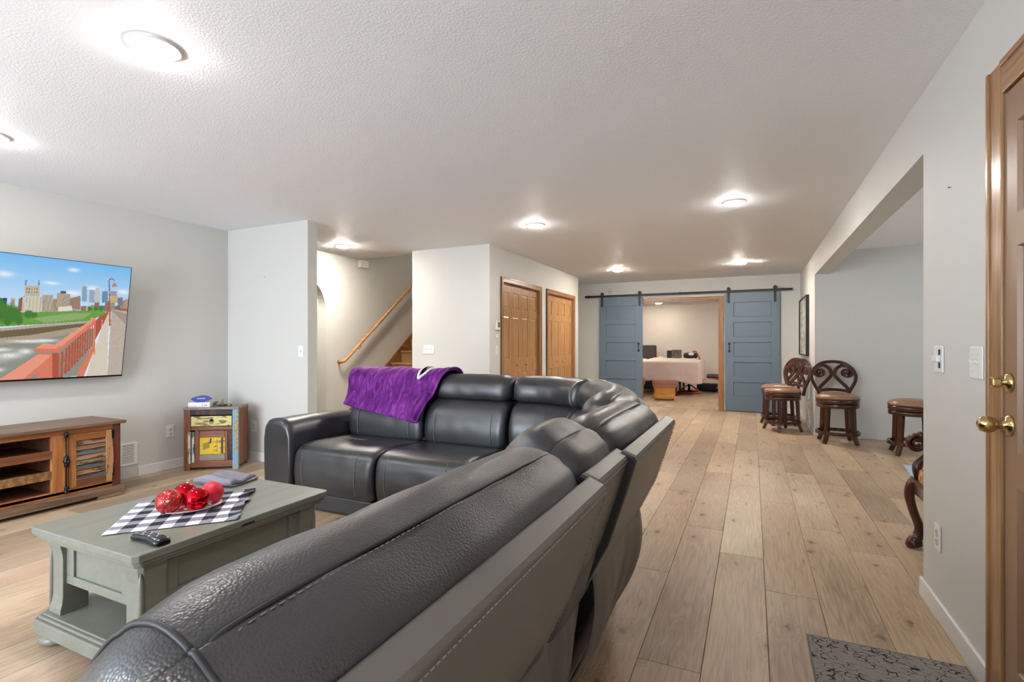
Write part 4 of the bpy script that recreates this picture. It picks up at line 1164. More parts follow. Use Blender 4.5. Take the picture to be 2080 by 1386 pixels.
    for i in range(13):
        f = i / 12; xs = 565 + (840 - 565) * (f ** 0.85); yt = 1030 + (775 - 1030) * (f ** 0.85); w = 22 - 13 * f
        yb_ = 1245 + (960 - 1245) * (f ** 0.9)
        fill([(xs, yt), (xs + w, yt - 8), (xs + w, yb_), (xs, yb_)], RD, 0.02)
    fill([(510, 965), (820, 750), (850, 755), (850, 790), (550, 1020), (545, 1045)], RL, 0.02)
    fill([(510, 965), (820, 750), (846, 756), (560, 985)], RH, 0.02)
    fill([(810, 738), (852, 740), (852, 1050), (838, 1050), (838, 770)], RL, 0.02)
    fill([(806, 736), (856, 738), (856, 758), (806, 752)], RH, 0.02)
    fill([(370, 1040), (550, 1040), (555, 1250), (370, 1250)], RL, 0.02)
    fill([(490, 1040), (550, 1040), (555, 1250), (500, 1250)], RD, 0.02)
    fill([(345, 1000), (410, 955), (555, 975), (555, 1025), (345, 1030)], RL, 0.02)
    fill([(345, 1000), (410, 955), (552, 972), (520, 1002)], RH, 0.02)
    fill([(40, 1270), (370, 1055), (490, 1060), (490, 1100), (300, 1260)], RL, 0.02)
    fill([(40, 1270), (370, 1050), (486, 1058), (250, 1262)], RH, 0.02)
    # lamp post
    fill([(962, 480), (971, 480), (982, 805), (968, 805)], RD, 0.02)
    fill([(958, 400), (966, 400), (972, 485), (962, 485)], (120, 70, 54))
    for i in range(12):
        a0_, a1_ = PI - PI * i / 12, PI - PI * (i + 1) / 12
        c_ = [(986 + 27 * math.cos(a), 405 - 24 * math.sin(a)) for a in (a0_, a1_)] + [(986 + 20 * math.cos(a), 405 - 17 * math.sin(a)) for a in (a1_, a0_)]
        fill(c_, (120, 70, 54))
    fill([(1000, 425), (1022, 425), (1034, 455), (988, 458)], (186, 128, 84))
    k0 = int(NX * 0.485)
    img[:, :k0] = img[:, k0:k0 + 1] * (1 + 0.05 * rs.randn(NY, k0, 1))
    return np.clip(img, 0, 1)
NX, NY = 486, 272
img = tv_picture(NX, NY)
me = bpy.data.meshes.new('screen_picture')
ya = np.linspace(-hw + 0.004, hw - 0.004, NX); va = np.linspace(TVH - 0.004, 0.014, NY)
verts = [TVP(y, v, 0.0012) for v in va for y in ya]
idx = np.arange(NX * NY).reshape(NY, NX)
fq = np.stack([idx[1:, :-1], idx[1:, 1:], idx[:-1, 1:], idx[:-1, :-1]], -1).reshape(-1, 4)
me.from_pydata(verts, [], fq.tolist()); me.update()
ca = me.color_attributes.new('picture', 'FLOAT_COLOR', 'POINT')
flat = np.ones((NX * NY, 4), np.float32); flat[:, :3] = img.reshape(-1, 3); ca.data.foreach_set('color', flat.ravel())
t = NT('screen_print'); at = t.n('ShaderNodeAttribute', attribute_name='picture')
t.b.inputs['Base Color'].default_value = (0.01, 0.01, 0.01, 1); t.l(at.outputs['Color'], t.b.inputs['Emission Color'])
t.b.inputs['Emission Strength'].default_value = 0.54; t.b.inputs['Roughness'].default_value = 0.35
t.b.inputs['Specular IOR Level'].default_value = 0.2
me.materials.append(t.m)
so = bpy.data.objects.new('screen_picture', me); COL.objects.link(so); so.parent = tv

# ------------------------------------------------------------------ reclaimed wood materials
def chipped(name, paint_c, under, axis=1, amount=0.5, rough=0.5, scale=9):
    t = NT(name); v = t.coord((1, 1, 1), random_offset=True)
    sc = [scale * 3] * 3; sc[axis] = scale * 0.8
    mp = t.n('ShaderNodeMapping'); mp.inputs['Scale'].default_value = sc; t.l(v, mp.inputs['Vector'])
    n = t.noise(mp.outputs[0], 1.0, 4, 0.62)
    n2 = t.noise(v, 60, 2)
    k = t.ramp(n.outputs['Fac'], [(amount - 0.03, (0, 0, 0, 1)), (amount + 0.03, (1, 1, 1, 1))])
    und = t.ramp(n2.outputs['Fac'], [(0.35, tuple(x * 0.6 for x in under[:3]) + (1,)), (0.65, under)])
    c = t.mix(k, und, t.mix(t.math('MULTIPLY', n2.outputs['Fac'], 0.5), paint_c, tuple(x * 0.6 for x in paint_c[:3]) + (1,)))
    t.bump(n.outputs['Fac'], 0.25, 0.002)
    return t.set(c, rough, 0, 0.35)
BR = C(112, 68, 40)
W_top = woodmat('reclaimed_top', C(84, 62, 48), C(116, 90, 72), C(140, 114, 94), axis=1, rough=0.4, grain=8)
W_or = woodmat('reclaimed_orange', C(120, 72, 36), C(158, 100, 54), C(184, 126, 74), axis=2, rough=0.4, grain=8)
W_orh = woodmat('reclaimed_orange_across', C(112, 66, 34), C(150, 92, 50), C(178, 118, 68), axis=1, rough=0.4, grain=8)
W_br = woodmat('reclaimed_brown', C(78, 46, 28), C(110, 66, 40), C(134, 86, 54), axis=1, rough=0.42, grain=8)
W_mah = woodmat('reclaimed_mahogany', C(60, 28, 20), C(92, 46, 32), C(112, 62, 44), axis=2, rough=0.38, grain=8)
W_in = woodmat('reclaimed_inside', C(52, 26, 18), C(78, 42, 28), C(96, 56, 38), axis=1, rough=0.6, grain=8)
W_tan = chipped('chipped_tan', C(182, 136, 92), C(122, 76, 44), 2, 0.36)
S_cols = [('slat_pink_brown', C(150, 112, 92)), ('slat_brown', C(142, 102, 72)), ('slat_slate', C(96, 98, 98)), ('slat_salmon', C(170, 124, 96)), ('slat_green_tan', C(138, 134, 98)), ('slat_grey', C(92, 88, 84)), ('slat_tan', C(158, 114, 76)), ('slat_charcoal', C(84, 84, 86))]
S_mats = [chipped(n, c, C(96, 62, 40), 1, 0.47, 0.5, 9) for n, c in S_cols]
W_blackp = chipped('chipped_black', C(34, 26, 26), C(92, 50, 34), 2, 0.48)
W_shelf = chipped('shelf_front_striped', C(118, 84, 56), C(156, 112, 66), 2, 0.5, 0.5, 14)

# ------------------------------------------------------------------ tv stand
TSX, TSY1, TSL = -4.63, 2.404, 1.86
ts = thing('tv_stand', 'low reclaimed wood tv stand with louvred doors and open shelves', 'tv stand', (-4.88, TSY1 - TSL / 2, 0))
def tl(x, y, z): return (x + 4.88, y - (TSY1 - TSL / 2), z)
def tbox(name, mat, x0, x1, y0, y1, z0, z1, parent=ts, bevel=0.003):
    m = MB(); a = tl(x0, y0, z0); b = tl(x1, y1, z1); m.box(a[0], b[0], a[1], b[1], a[2], b[2]); return m.build(name, mat, parent, bevel=bevel)
y0s = TSY1 - TSL
tbox('top', W_top, -5.105, -4.598, y0s - 0.03, TSY1 + 0.03, 0.580, 0.605, bevel=0.006)
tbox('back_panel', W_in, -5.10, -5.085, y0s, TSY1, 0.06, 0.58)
tbox('side_panel', W_br, -5.10, TSX, TSY1 - 0.022, TSY1, 0.06, 0.58)
tbox('side_panel', W_br, -5.10, TSX, y0s, y0s + 0.022, 0.06, 0.58)
tbox('bottom_board', W_br, -5.085, TSX, y0s + 0.022, TSY1 - 0.022, 0.10, 0.125)
m = MB()
for (xa, xb, ya_, yb_) in ((-4.642, -4.606, y0s - 0.022, TSY1 + 0.022), (-5.10, -4.642, TSY1, TSY1 + 0.022), (-5.10, -4.642, y0s - 0.022, y0s)):
    a = tl(xa, ya_, 0.028); b = tl(xb, yb_, 0.085); m.box(a[0], b[0], a[1], b[1], 0.028, 0.085)
m.build('plinth', W_top, ts, bevel=0.004)
for yy_ in (TSY1 - 0.16, y0s + 0.02):
    tbox('plinth_foot', W_top, -4.642, -4.607, yy_, yy_ + 0.16, 0.0, 0.029, bevel=0.002)
    tbox('plinth_foot', W_top, -5.10, -5.05, yy_, yy_ + 0.16, 0.0, 0.029, bevel=0.002)
tbox('upper_rail', W_orh, -4.655, TSX, y0s + 0.06, TSY1 - 0.055, 0.540, 0.580)
tbox('lower_rail', W_orh, -4.655, TSX, y0s + 0.06, TSY1 - 0.055, 0.086, 0.130)
for (a, b) in ((TSY1 - 0.055, TSY1 + 0.001), (y0s - 0.001, y0s + 0.055)):
    tbox('corner_post', W_mah, -4.665, TSX + 0.002, a, b, 0.086, 0.580)
def louvre_door(ya, yb, hinge_hi):
    """door between ya and yb"""
    d = bpy.data.objects.new('door', None); COL.objects.link(d); d.parent = ts
    w = 0.046
    L, Rr = (ya, yb)
    tbox('stile', W_or if hinge_hi else W_tan, -4.660, TSX + 0.004, L, L + w, 0.132, 0.538, d)
    # wavy edged stile on the hinge side
    pts = []
    for i in range(25):
        z = 0.132 + 0.406 * i / 24; pts.append((Rr - w + 0.0, z))
    ed = [(Rr - 0.004 + 0.006 * nz(z * 22, 3.1) - 0.006 * math.sin(z * 15), z) for z in [0.132 + 0.406 * i / 24 for i in range(25)]]
    poly = [(tl(0, Rr - w, 0)[1], 0.132)] + [(tl(0, e[0], 0)[1], e[1]) for e in ed] + [(tl(0, Rr - w, 0)[1], 0.538)]
    m = MB(); m.prism(poly, 0, tl(-4.655, 0, 0)[0], tl(TSX + 0.008, 0, 0)[0]); m.build('stile', W_tan, d)
    tbox('rail', W_orh, -4.660, TSX + 0.004, L + w, Rr - w, 0.485, 0.538, d)
    tbox('rail', W_br, -4.660, TSX + 0.004, L + w, Rr - w, 0.132, 0.186, d)
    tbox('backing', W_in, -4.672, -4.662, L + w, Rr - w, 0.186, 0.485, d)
    n = 8; hh = (0.485 - 0.186) / n
    for i in range(n):
        z = 0.485 - (i + 1) * hh
        m = MB(); A = tl(-4.660, L + w, z); B = tl(TSX + 0.003, Rr - w, z + hh)
        m.hexa([(A[0], A[1], z + 0.004), (B[0], A[1], z + 0.001), (B[0], B[1], z + 0.001), (A[0], B[1], z + 0.004)], [(A[0], A[1], z + hh + 0.001), (B[0] - 0.012, A[1], z + hh - 0.005), (B[0] - 0.012, B[1], z + hh - 0.005), (A[0], B[1], z + hh + 0.001)])
        m.build('slat', S_mats[i], d)
    return d
dd_ = louvre_door(2.060, 2.349, True)
louvre_door(y0s + 0.056, y0s + 0.345, False)
tbox('divider_stile', W_or, -4.660, TSX, 1.956, 2.056, 0.130, 0.540)
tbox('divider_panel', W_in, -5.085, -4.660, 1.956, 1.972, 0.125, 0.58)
tbox('divider_stile', W_or, -4.660, TSX, y0s + 0.349, y0s + 0.445, 0.130, 0.540)
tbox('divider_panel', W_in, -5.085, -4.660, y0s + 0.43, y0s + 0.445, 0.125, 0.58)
ya_, yb_ = y0s + 0.445, 1.956
for z, mt in ((0.378, W_orh), (0.228, W_shelf)):
    s_ = tbox('shelf', W_mah, -5.085, -4.660, ya_, yb_, z + 0.022, z + 0.048)
    tbox('shelf_front', W_br if z > 0.3 else W_shelf, -4.660, TSX + 0.001, ya_, yb_, z, z + 0.060, s_)
# cremone bolt
cb = bpy.data.objects.new('cremone_bolt', None); COL.objects.link(cb); cb.parent = ts
M_iron = plain('black_cast_iron', C(26, 25, 26), 0.35, 0.5, bump=0.2, bscale=150)
bx_, by_ = tl(TSX + 0.012, 2.037, 0)[:2]
m = MB(); m.tube([(bx_, by_, 0.115), (bx_, by_, 0.562)], 0.0055, 10); m.build('rod', M_iron, cb)
for z0_, prof in ((0.534, [(0.006, -0.014), (0.014, -0.010), (0.010, 0.0), (0.017, 0.010), (0.014, 0.022), (0.007, 0.028), (0.0005, 0.032)]), (0.345, [(0.007, -0.045), (0.016, -0.036), (0.012, -0.022), (0.018, -0.008), (0.022, 0.004), (0.014, 0.016), (0.018, 0.028), (0.011, 0.038), (0.0005, 0.046)]), (0.135, [(0.0005, -0.034), (0.014, -0.026), (0.016, -0.014), (0.009, -0.004), (0.014, 0.006), (0.016, 0.016), (0.006, 0.024)])):
    m = MB(); m.lathe(prof, 14, bx_ + 0.004, by_, z0_); m.build('boss', M_iron, cb)
m = MB(); m.sphere((bx_ + 0.034, by_, 0.345), 0.013, 14, 10); m.tube([(bx_, by_, 0.345), (bx_ + 0.028, by_, 0.345)], 0.006, 8); m.build('knob', M_iron, cb)
for z in (0.50, 0.20):
    tbox('hinge', M_iron, TSX + 0.001, TSX + 0.006, 2.340, 2.358, z - 0.03, z + 0.03, dd_, 0.001)

# ------------------------------------------------------------------ nightstand
NA_ = R(34.8); NW, ND, NH = 0.488, 0.28, 0.605
ns = thing('nightstand', 'small painted reclaimed wood cabinet in the corner, yellow panel door', 'cabinet', (-4.94, 3.108, 0), NA_)
def nb(name, mat, x0, x1, y0, y1, z0, z1, parent=ns, bevel=0.003):
    m = MB(); m.box(x0, x1, y0, y1, z0, z1); return m.build(name, mat, parent, bevel=bevel)
W_nt = woodmat('nightstand_top', C(108, 92, 76), C(136, 120, 104), C(150, 138, 122), axis=0, rough=0.45, grain=8)
W_nf = woodmat('nightstand_frame', C(84, 42, 24), C(122, 68, 40), C(146, 90, 56), axis=2, rough=0.42, grain=9)
W_nfh = woodmat('nightstand_frame_across', C(84, 42, 24), C(122, 68, 40), C(146, 90, 56), axis=0, rough=0.42, grain=9)
W_bluep = chipped('chipped_sky_blue', C(122, 164, 190), C(178, 158, 110), 2, 0.47, 0.5, 9)
W_yel = chipped('chipped_cream_yellow', C(214, 202, 134), C(128, 108, 62), 0, 0.43, 0.5, 14)
W_brighty = chipped('bright_yellow_sign', C(222, 190, 40), C(176, 110, 40), 0, 0.44, 0.45, 9)
W_greyw = chipped('chipped_white_green', C(206, 198, 182), C(96, 118, 108), 2, 0.47, 0.5, 11)
nb('top', W_nt, -0.004, NW + 0.004, -0.006, ND, NH - 0.022, NH)
nb('side_panel', W_nf, 0, 0.02, 0.012, ND, 0.03, NH - 0.022)
nb('side_panel', W_nf, NW - 0.02, NW, 0.012, ND, 0.03, NH - 0.022)
nb('back_panel', W_nf, 0.02, NW - 0.02, ND - 0.014, ND, 0.03, NH - 0.022)
nb('corner_post', W_nf, 0, 0.058, 0, 0.030, 0.0, NH - 0.022)
nb('corner_post', W_bluep, 0.434, NW, 0, 0.030, 0.0, NH - 0.022)
nb('rear_foot', W_nf, 0.0, 0.04, ND - 0.04, ND - 0.0145, 0.0, 0.03); nb('rear_foot', W_nf, NW - 0.04, NW, ND - 0.04, ND - 0.0145, 0.0, 0.03)
nb('upper_rail', W_blackp, 0.058, 0.434, 0.003, 0.025, 0.530, NH - 0.022)
nb('middle_rail', W_nfh, 0.058, 0.434, 0.003, 0.025, 0.384, 0.420)
nb('lower_rail', W_nfh, 0.058, 0.434, 0.003, 0.025, 0.026, 0.090)
dr = nb('drawer_front', W_yel, 0.064, 0.428, -0.002, 0.020, 0.425, 0.520)
m = MB(); m.lathe([(0.0005, -0.022), (0.010, -0.020), (0.014, -0.013), (0.010, -0.005), (0.012, 0.0)], 16, 0.249, -0.002, 0.482, axis='y'); m.build('knob', M_iron, dr)
m = MB(); m.tube([(0.249 + 0.017 * math.cos(a * PI / 8), -0.012, 0.468 + 0.017 * math.sin(a * PI / 8)) for a in range(16)], 0.0022, 6, closed=True); m.build('ring_pull', M_iron, dr)
dn = bpy.data.objects.new('door', None); COL.objects.link(dn); dn.parent = ns
nb('stile', W_nf, 0.100, 0.138, -0.003, 0.020, 0.092, 0.380, dn)
nb('stile', W_nf, 0.366, 0.392, -0.003, 0.020, 0.092, 0.380, dn)
nb('rail', W_nfh, 0.138, 0.366, -0.003, 0.020, 0.316, 0.380, dn)
nb('rail', W_nt, 0.138, 0.366, -0.003, 0.020, 0.092, 0.150, dn)
yp = nb('sign_panel', W_brighty, 0.138, 0.366, 0.006, 0.016, 0.150, 0.316, dn)
# printed marks on the yellow sign: slanted bars, black strip, little vertical characters
M_ink = plain('black_print', C(26, 24, 22), 0.5)
for i in range(5):
    m = MB(); z = 0.196 + i * 0.012; m.hexa([(0.168, 0.0052, z), (0.228, 0.0052, z + 0.022), (0.228, 0.0058, z + 0.022), (0.168, 0.0058, z)], [(0.168, 0.0052, z + 0.006), (0.228, 0.0052, z + 0.028), (0.228, 0.0058, z + 0.028), (0.168, 0.0058, z + 0.006)]); m.build('printed_bar', M_ink, yp)
m = MB(); m.hexa([(0.226, 0.0052, 0.262), (0.236, 0.0052, 0.250), (0.248, 0.0052, 0.300), (0.232, 0.0052, 0.306)], [(0.226, 0.0058, 0.262), (0.236, 0.0058, 0.250), (0.248, 0.0058, 0.300), (0.232, 0.0058, 0.306)]); m.build('printed_bar', M_ink, yp)
m = MB(); m.box(0.330, 0.350, 0.0052, 0.0060, 0.156, 0.312); m.build('printed_strip', M_ink, yp)
for i in range(7):
    m = MB(); z = 0.172 + i * 0.019; w = 0.006 + 0.003 * (i % 2); m.box(0.292, 0.292 + w, 0.0052, 0.0060, z, z + 0.0028); m.box(0.292 + (i % 3) * 0.003, 0.2945 + (i % 3) * 0.003, 0.0052, 0.0060, z + 0.0028, z + 0.011); m.build('printed_character', M_ink, yp)
nb('dark_stile', W_blackp, 0.392, 0.434, 0.002, 0.022, 0.092, 0.384)
nb('white_batten', W_greyw, 0.040, 0.064, -0.010, 0.002, 0.066, 0.372)
nb('speckled_batten', W_greyw, 0.072, 0.096, -0.006, 0.010, 0.075, 0.372, bevel=0.004)
m = MB(); m.prism([(0.104, 0.378), (0.120, 0.392), (0.140, 0.374), (0.138, 0.346), (0.128, 0.352)], 1, -0.012, -0.004); m.build('turn_latch', plain('green_latch', C(76, 92, 70), 0.5), ns, bevel=0.002)

# things on top of the nightstand
def on_ns(x, y): return (-4.94 + x * math.cos(NA_) - y * math.sin(NA_), 3.108 + x * math.sin(NA_) + y * math.cos(NA_))
M_card = plain('white_card', C(224, 224, 230), 0.5); M_bluec = plain('blue_card', C(66, 76, 170), 0.4, var=0.04); M_greyp = plain('grey_print', C(140, 142, 152), 0.5)
p = on_ns(0.128, 0.085)
bxo = thing('white_box', 'small white cardboard box on the corner cabinet', 'box', (p[0], p[1], NH + 0.001), NA_ - R(2))
m = MB(); m.box(-0.098, 0.098, -0.062, 0.062, 0, 0.046); m.build('carton', M_card, bxo, bevel=0.002)
m = MB(); m.box(-0.099, -0.02, -0.0628, -0.0621, 0.008, 0.012); m.box(0.045, 0.075, -0.0628, -0.0621, 0.014, 0.024); m.build('printed_mark', M_greyp, bxo)
m = MB(); m.box(0.03, 0.035, -0.0628, -0.0621, 0.006, 0.040); m.build('printed_mark', M_greyp, bxo)
pk = thing('blue_packet', 'blue lens-shaped packet lying on the white box', 'packet', (p[0], p[1], NH + 0.0485), NA_)
def lens_pts(k, z, tz=0.0):
    out = []
    for i in range(24):
        a = 2 * PI * i / 24; x = 0.096 * math.cos(a) * k; y = 0.052 * math.sin(a) * k * (1 - 0.55 * math.cos(a) ** 2)
        out.append((x, y - 0.01, z + 0.5 * (y + 0.052)))
    return out
MB().loft([lens_pts(0.96, 0.0), lens_pts(1.0, 0.003), lens_pts(0.96, 0.007)], True, True, True).build('body', M_bluec, pk)
m = MB()
for i in range(7):
    x = -0.036 + i * 0.011; m.hexa([(x, -0.022, 0.0273), (x + 0.006, -0.022, 0.0273), (x + 0.006, -0.004, 0.0363), (x, -0.004, 0.0363)], [(x, -0.022, 0.0283), (x + 0.006, -0.022, 0.0283), (x + 0.006, -0.004, 0.0373), (x, -0.004, 0.0373)])
m.build('printed_lettering', M_card, pk)
p = on_ns(0.308, 0.10)
sp_ = thing('brass_trinket', 'small dark metal trinket with two upright pegs beside the white box', 'ornament', (p[0], p[1], NH + 0.001), NA_)
M_tri = plain('dark_bronze', C(92, 84, 66), 0.4, 0.6, var=0.3, scale=80)
m = MB(); m.lathe([(0.036, 0), (0.044, 0.012), (0.040, 0.018), (0.010, 0.020), (0.0005, 0.020)], 18, 0.0, 0.0, sy=0.6); m.build('hull', M_tri, sp_)
for x, hgt in ((-0.012, 0.045), (0.004, 0.068)):
    m = MB(); m.tube([(x, 0, 0.018), (x, 0, hgt)], 0.0032, 8); m.build('peg', M_tri, sp_)
p = on_ns(0.246, 0.10)
bs = thing('bead_string', 'tangled string of dark beads between white box and trinket', 'beads', (p[0], p[1], NH + 0.001), NA_)
rb_ = random.Random(4)
for i in range(12):
    m = MB(); m.sphere((rb_.uniform(-0.009, 0.009), rb_.uniform(-0.03, 0.03), 0.008 + rb_.uniform(0, 0.035)), 0.0075, 8, 6); m.build('bead', M_tri, bs)
p = on_ns(0.376, 0.10)
cn = thing('round_tin', 'small round greenish tin lid at the right of the corner cabinet', 'tin', (p[0], p[1], NH + 0.001), NA_)
m = MB(); m.lathe([(0.018, 0), (0.020, 0.003), (0.020, 0.018), (0.017, 0.021), (0.0005, 0.021)], 18); m.build('lid', plain('green_tin', C(126, 126, 104), 0.35, 0.6), cn)

# ------------------------------------------------------------------ wall plates and vents
def plate(name, label, cat, loc, nrm, w, h, toggles=(), kind='switch', grp=None):
    """cover plate facing direction nrm ('+x','-x','-y')"""
    rot = {'+x': R(90), '-x': R(-90), '-y': 0.0}[nrm]   # local -y is the outward normal
    t = thing(name, label, cat, loc, rot, grp)
    m = MB(); m.box(-w/2, w/2, -0.006, 0.0, -h/2, h/2); m.build('cover', M_plastic, t, bevel=0.003)
    if kind == 'switch':
        for x in toggles:
            m = MB(); m.box(x - 0.005, x + 0.005, -0.008, -0.006, -0.013, 0.013); c = m.build('slot', M_ivory, t)
            m = MB(); m.hexa([(x - 0.0035, -0.018, 0.004), (x + 0.0035, -0.018, 0.004), (x + 0.0035, -0.006, -0.006), (x - 0.0035, -0.006, -0.006)], [(x - 0.0035, -0.018, 0.012), (x + 0.0035, -0.018, 0.012), (x + 0.0035, -0.006, 0.004), (x - 0.0035, -0.006, 0.004)]); m.build('toggle', M_plastic, t)
            for zz in (0.03, -0.03):
                m = MB(); m.lathe([(0.0028, -0.0075), (0.0028, -0.006)], 8, x, 0, zz, axis='y'); m.build('screw', M_ivory, t)
    elif kind == 'outlet':
        for zz in (0.020, -0.020):
            m = MB(); m.lathe([(0.0005, -0.0085), (0.016, -0.0085), (0.0165, -0.006)], 20, 0, 0, zz, axis='y'); f = m.build('socket', M_ivory, t)
            m = MB(); m.box(-0.0075, -0.0055, -0.0092, -0.0084, zz - 0.001, zz + 0.008); m.box(0.0055, 0.0075, -0.0092, -0.0084, zz - 0.001, zz + 0.008); m.lathe([(0.0005, -0.0092), (0.0024, -0.0092), (0.0024, -0.0084)], 8, 0, 0, zz - 0.009, axis='y'); m.build('slots', M_darkslot, f)
    return t
plate('light_switch', 'three-gang white switch plate on the closet front wall', 'light switch', (-3.783, YC - 0.0005, 1.149), '-y', 0.165, 0.116, (-0.046, 0, 0.046))
plate('light_switch', 'single white switch plate on the partition edge beside the hallway', 'light switch', (-4.045, YJ - 0.0005, 1.146), '-y', 0.072, 0.116, (0,))
plate('light_switch', 'two-gang white switch plate beside the entrance door casing', 'light switch', (XR - 0.0005, 2.432, 1.150), '-x', 0.118, 0.118, (-0.023, 0.023))
dm = plate('dimmer_switch', 'white slide dimmer plate with two dark slots on the right wall', 'dimmer', (XR - 0.0005, 2.852, 1.152), '-x', 0.118, 0.118, (), 'none')
for zz in (0.031, -0.027):
    m = MB(); m.box(-0.018 + 0.03, 0.0 + 0.03, -0.0085, -0.006, zz - 0.012, zz + 0.012); m.build('slot', M_darkslot, dm)
m = MB(); m.box(-0.028, 0.036, -0.022, -0.006, -0.011, 0.015); m.build('slider', M_plastic, dm, bevel=0.003)
plate('wall_outlet', 'white duplex outlet low on the right wall stub', 'outlet', (XR - 0.0005, 2.866, 0.360), '-x', 0.075, 0.118, (), 'outlet')
plate('wall_outlet', 'white duplex outlet on the tv wall left of the corner cabinet', 'outlet', (XL + 0.0005, 3.094, 0.371), '+x', 0.075, 0.118, (), 'outlet')
plate('wall_outlet', 'white outlet low on the partition in the cabinet shadow', 'outlet', (-4.715, YJ - 0.0005, 0.359), '-y', 0.075, 0.118, (), 'outlet')
plate('light_switch', 'narrow white switch plate below the thermostat by the closet doors', 'light switch', (XC + 0.0005, 5.715, 1.140), '+x', 0.075, 0.116, (0,))
th = thing('thermostat', 'small ivory thermostat beside the first closet door casing', 'thermostat', (XC + 0.0005, 5.735, 1.447), R(90))
m = MB(); m.box(-0.052, 0.052, -0.026, 0, -0.055, 0.060); m.build('case', M_ivory, th, bevel=0.006)
m = MB(); m.box(-0.030, 0.034, -0.0275, -0.0262, -0.020, 0.045); m.build('dial_window', M_gasket, th)
tp = thing('door_chime_button', 'tiny white sensor between thermostat and switch plate', 'sensor', (XC + 0.0005, 5.715, 1.315), R(90))
m = MB(); m.box(-0.028, 0.028, -0.02, 0, -0.022, 0.024); m.build('case', M_plastic, tp, bevel=0.006)
m = MB(); m.box(-0.012, 0.012, -0.0212, -0.0202, -0.01, 0.012); m.build('lens', M_ivory, tp)
# chime box high on the stair wall
ch = thing('door_chime', 'square white chime box under the ceiling by the staircase', 'chime', (XL + 0.0005, 5.80, 2.372), R(90))
m = MB(); m.box(-0.085, 0.085, -0.05, 0, -0.05, 0.055); m.build('case', M_plastic, ch, bevel=0.004)
for i in range(6):
    m = MB(); m.box(-0.06 + i * 0.02, -0.05 + i * 0.02, -0.0515, -0.0502, -0.03, 0.035); m.build('grille_slot', M_ivory, ch)
# smoke detector on the back wall
sd = thing('smoke_detector', 'round cream smoke detector on the back wall above the barn door track', 'smoke detector', (-2.563, YB - 0.0005, 2.283), 0)
m = MB(); m.lathe([(0.062, 0.0), (0.062, -0.010), (0.055, -0.026), (0.020, -0.030), (0.0005, -0.030)], 28, axis='y'); m.build('case', M_ivory, sd)
m = MB(); m.lathe([(0.034, -0.0292), (0.030, -0.032), (0.026, -0.0298)], 24, axis='y', cap=False); m.build('vent_ring', M_gasket, sd)
# wall register
vt = thing('wall_vent', 'white louvred wall register between tv stand and corner cabinet', 'vent', (XL + 0.0005, 2.729, 0.218), R(90))
m = MB(); w, h_ = 0.15, 0.205
m.box(-w/2, w/2, -0.010, 0, h_/2 - 0.022, h_/2); m.box(-w/2, w/2, -0.010, 0, -h_/2, -h_/2 + 0.022); m.box(-w/2, -w/2 + 0.022, -0.010, 0, -h_/2 + 0.022, h_/2 - 0.022); m.box(w/2 - 0.030, w/2, -0.010, 0, -h_/2 + 0.022, h_/2 - 0.022)
m.build('frame', M_plastic, vt, bevel=0.003)
m = MB(); m.box(-w/2 + 0.022, w/2 - 0.030, -0.002, 0, -h_/2 + 0.022, h_/2 - 0.022); m.build('dark_duct', M_darkslot, vt)
for i in range(11):
    z = -h_/2 + 0.026 + i * 0.0142
    m = MB(); m.hexa([(-w/2 + 0.022, -0.008, z), (w/2 - 0.030, -0.008, z), (w/2 - 0.030, -0.003, z + 0.004), (-w/2 + 0.022, -0.003, z + 0.004)], [(-w/2 + 0.022, -0.008, z + 0.0045), (w/2 - 0.030, -0.008, z + 0.0045), (w/2 - 0.030, -0.003, z + 0.009), (-w/2 + 0.022, -0.003, z + 0.009)]); m.build('louvre', M_plastic, vt)
m = MB(); m.lathe([(0.003, -0.0115), (0.003, -0.010)], 8, w/2 - 0.012, 0, 0, axis='y'); m.build('screw', M_ivory, vt)
# nails left in the walls
for (loc, rot, lab) in (((-4.56, YJ, 1.911), 0, 'small nail left in the partition wall'), ((XR, 2.709, 1.872), R(-90), 'small nail left in the right wall stub above the dimmer')):
    t = thing('wall_nail', lab, 'nail', loc, rot)
    m = MB(); m.lathe([(0.004, -0.010), (0.004, -0.008), (0.0015, -0.008), (0.0015, 0.0)], 8, axis='y'); m.build('shank', M_gasket, t)
# ------------------------------------------------------------------ throw blanket on the far sofa
def velvet():
    t = NT('purple_plush'); v = t.coord()
    mpv = t.n('ShaderNodeMapping'); mpv.inputs['Scale'].default_value = (3.2, 1, 1); t.l(v, mpv.inputs['Vector'])
    n = t.noise(mpv.outputs[0], 6, 4, 0.65, 1.2); n2 = t.noise(v, 260, 1)
    c = t.ramp(n.outputs['Fac'], [(0.33, C(58, 10, 74)), (0.5, C(98, 26, 114)), (0.68, C(140, 62, 152))])  # vertical streaks put fold shade and sheen into the plush colour
    t.bump(t.math('ADD', n.outputs['Fac'], t.math('MULTIPLY', n2.outputs['Fac'], 0.3)), 0.5, 0.004)
    m_ = t.set(c, 0.7, 0, 0.2); t.b.inputs['Sheen Weight'].default_value = 0.7; t.b.inputs['Sheen Roughness'].default_value = 0.35
    t.b.inputs['Sheen Tint'].default_value = C(200, 130, 210); return m_
M_purple = velvet()
bl = thing('throw_blanket', 'purple plush throw blanket with white crescent emblem over the sofa back', 'blanket', (-2.65, 3.45, 0.6))
BO = Vector((-2.65, 3.45, 0.6))
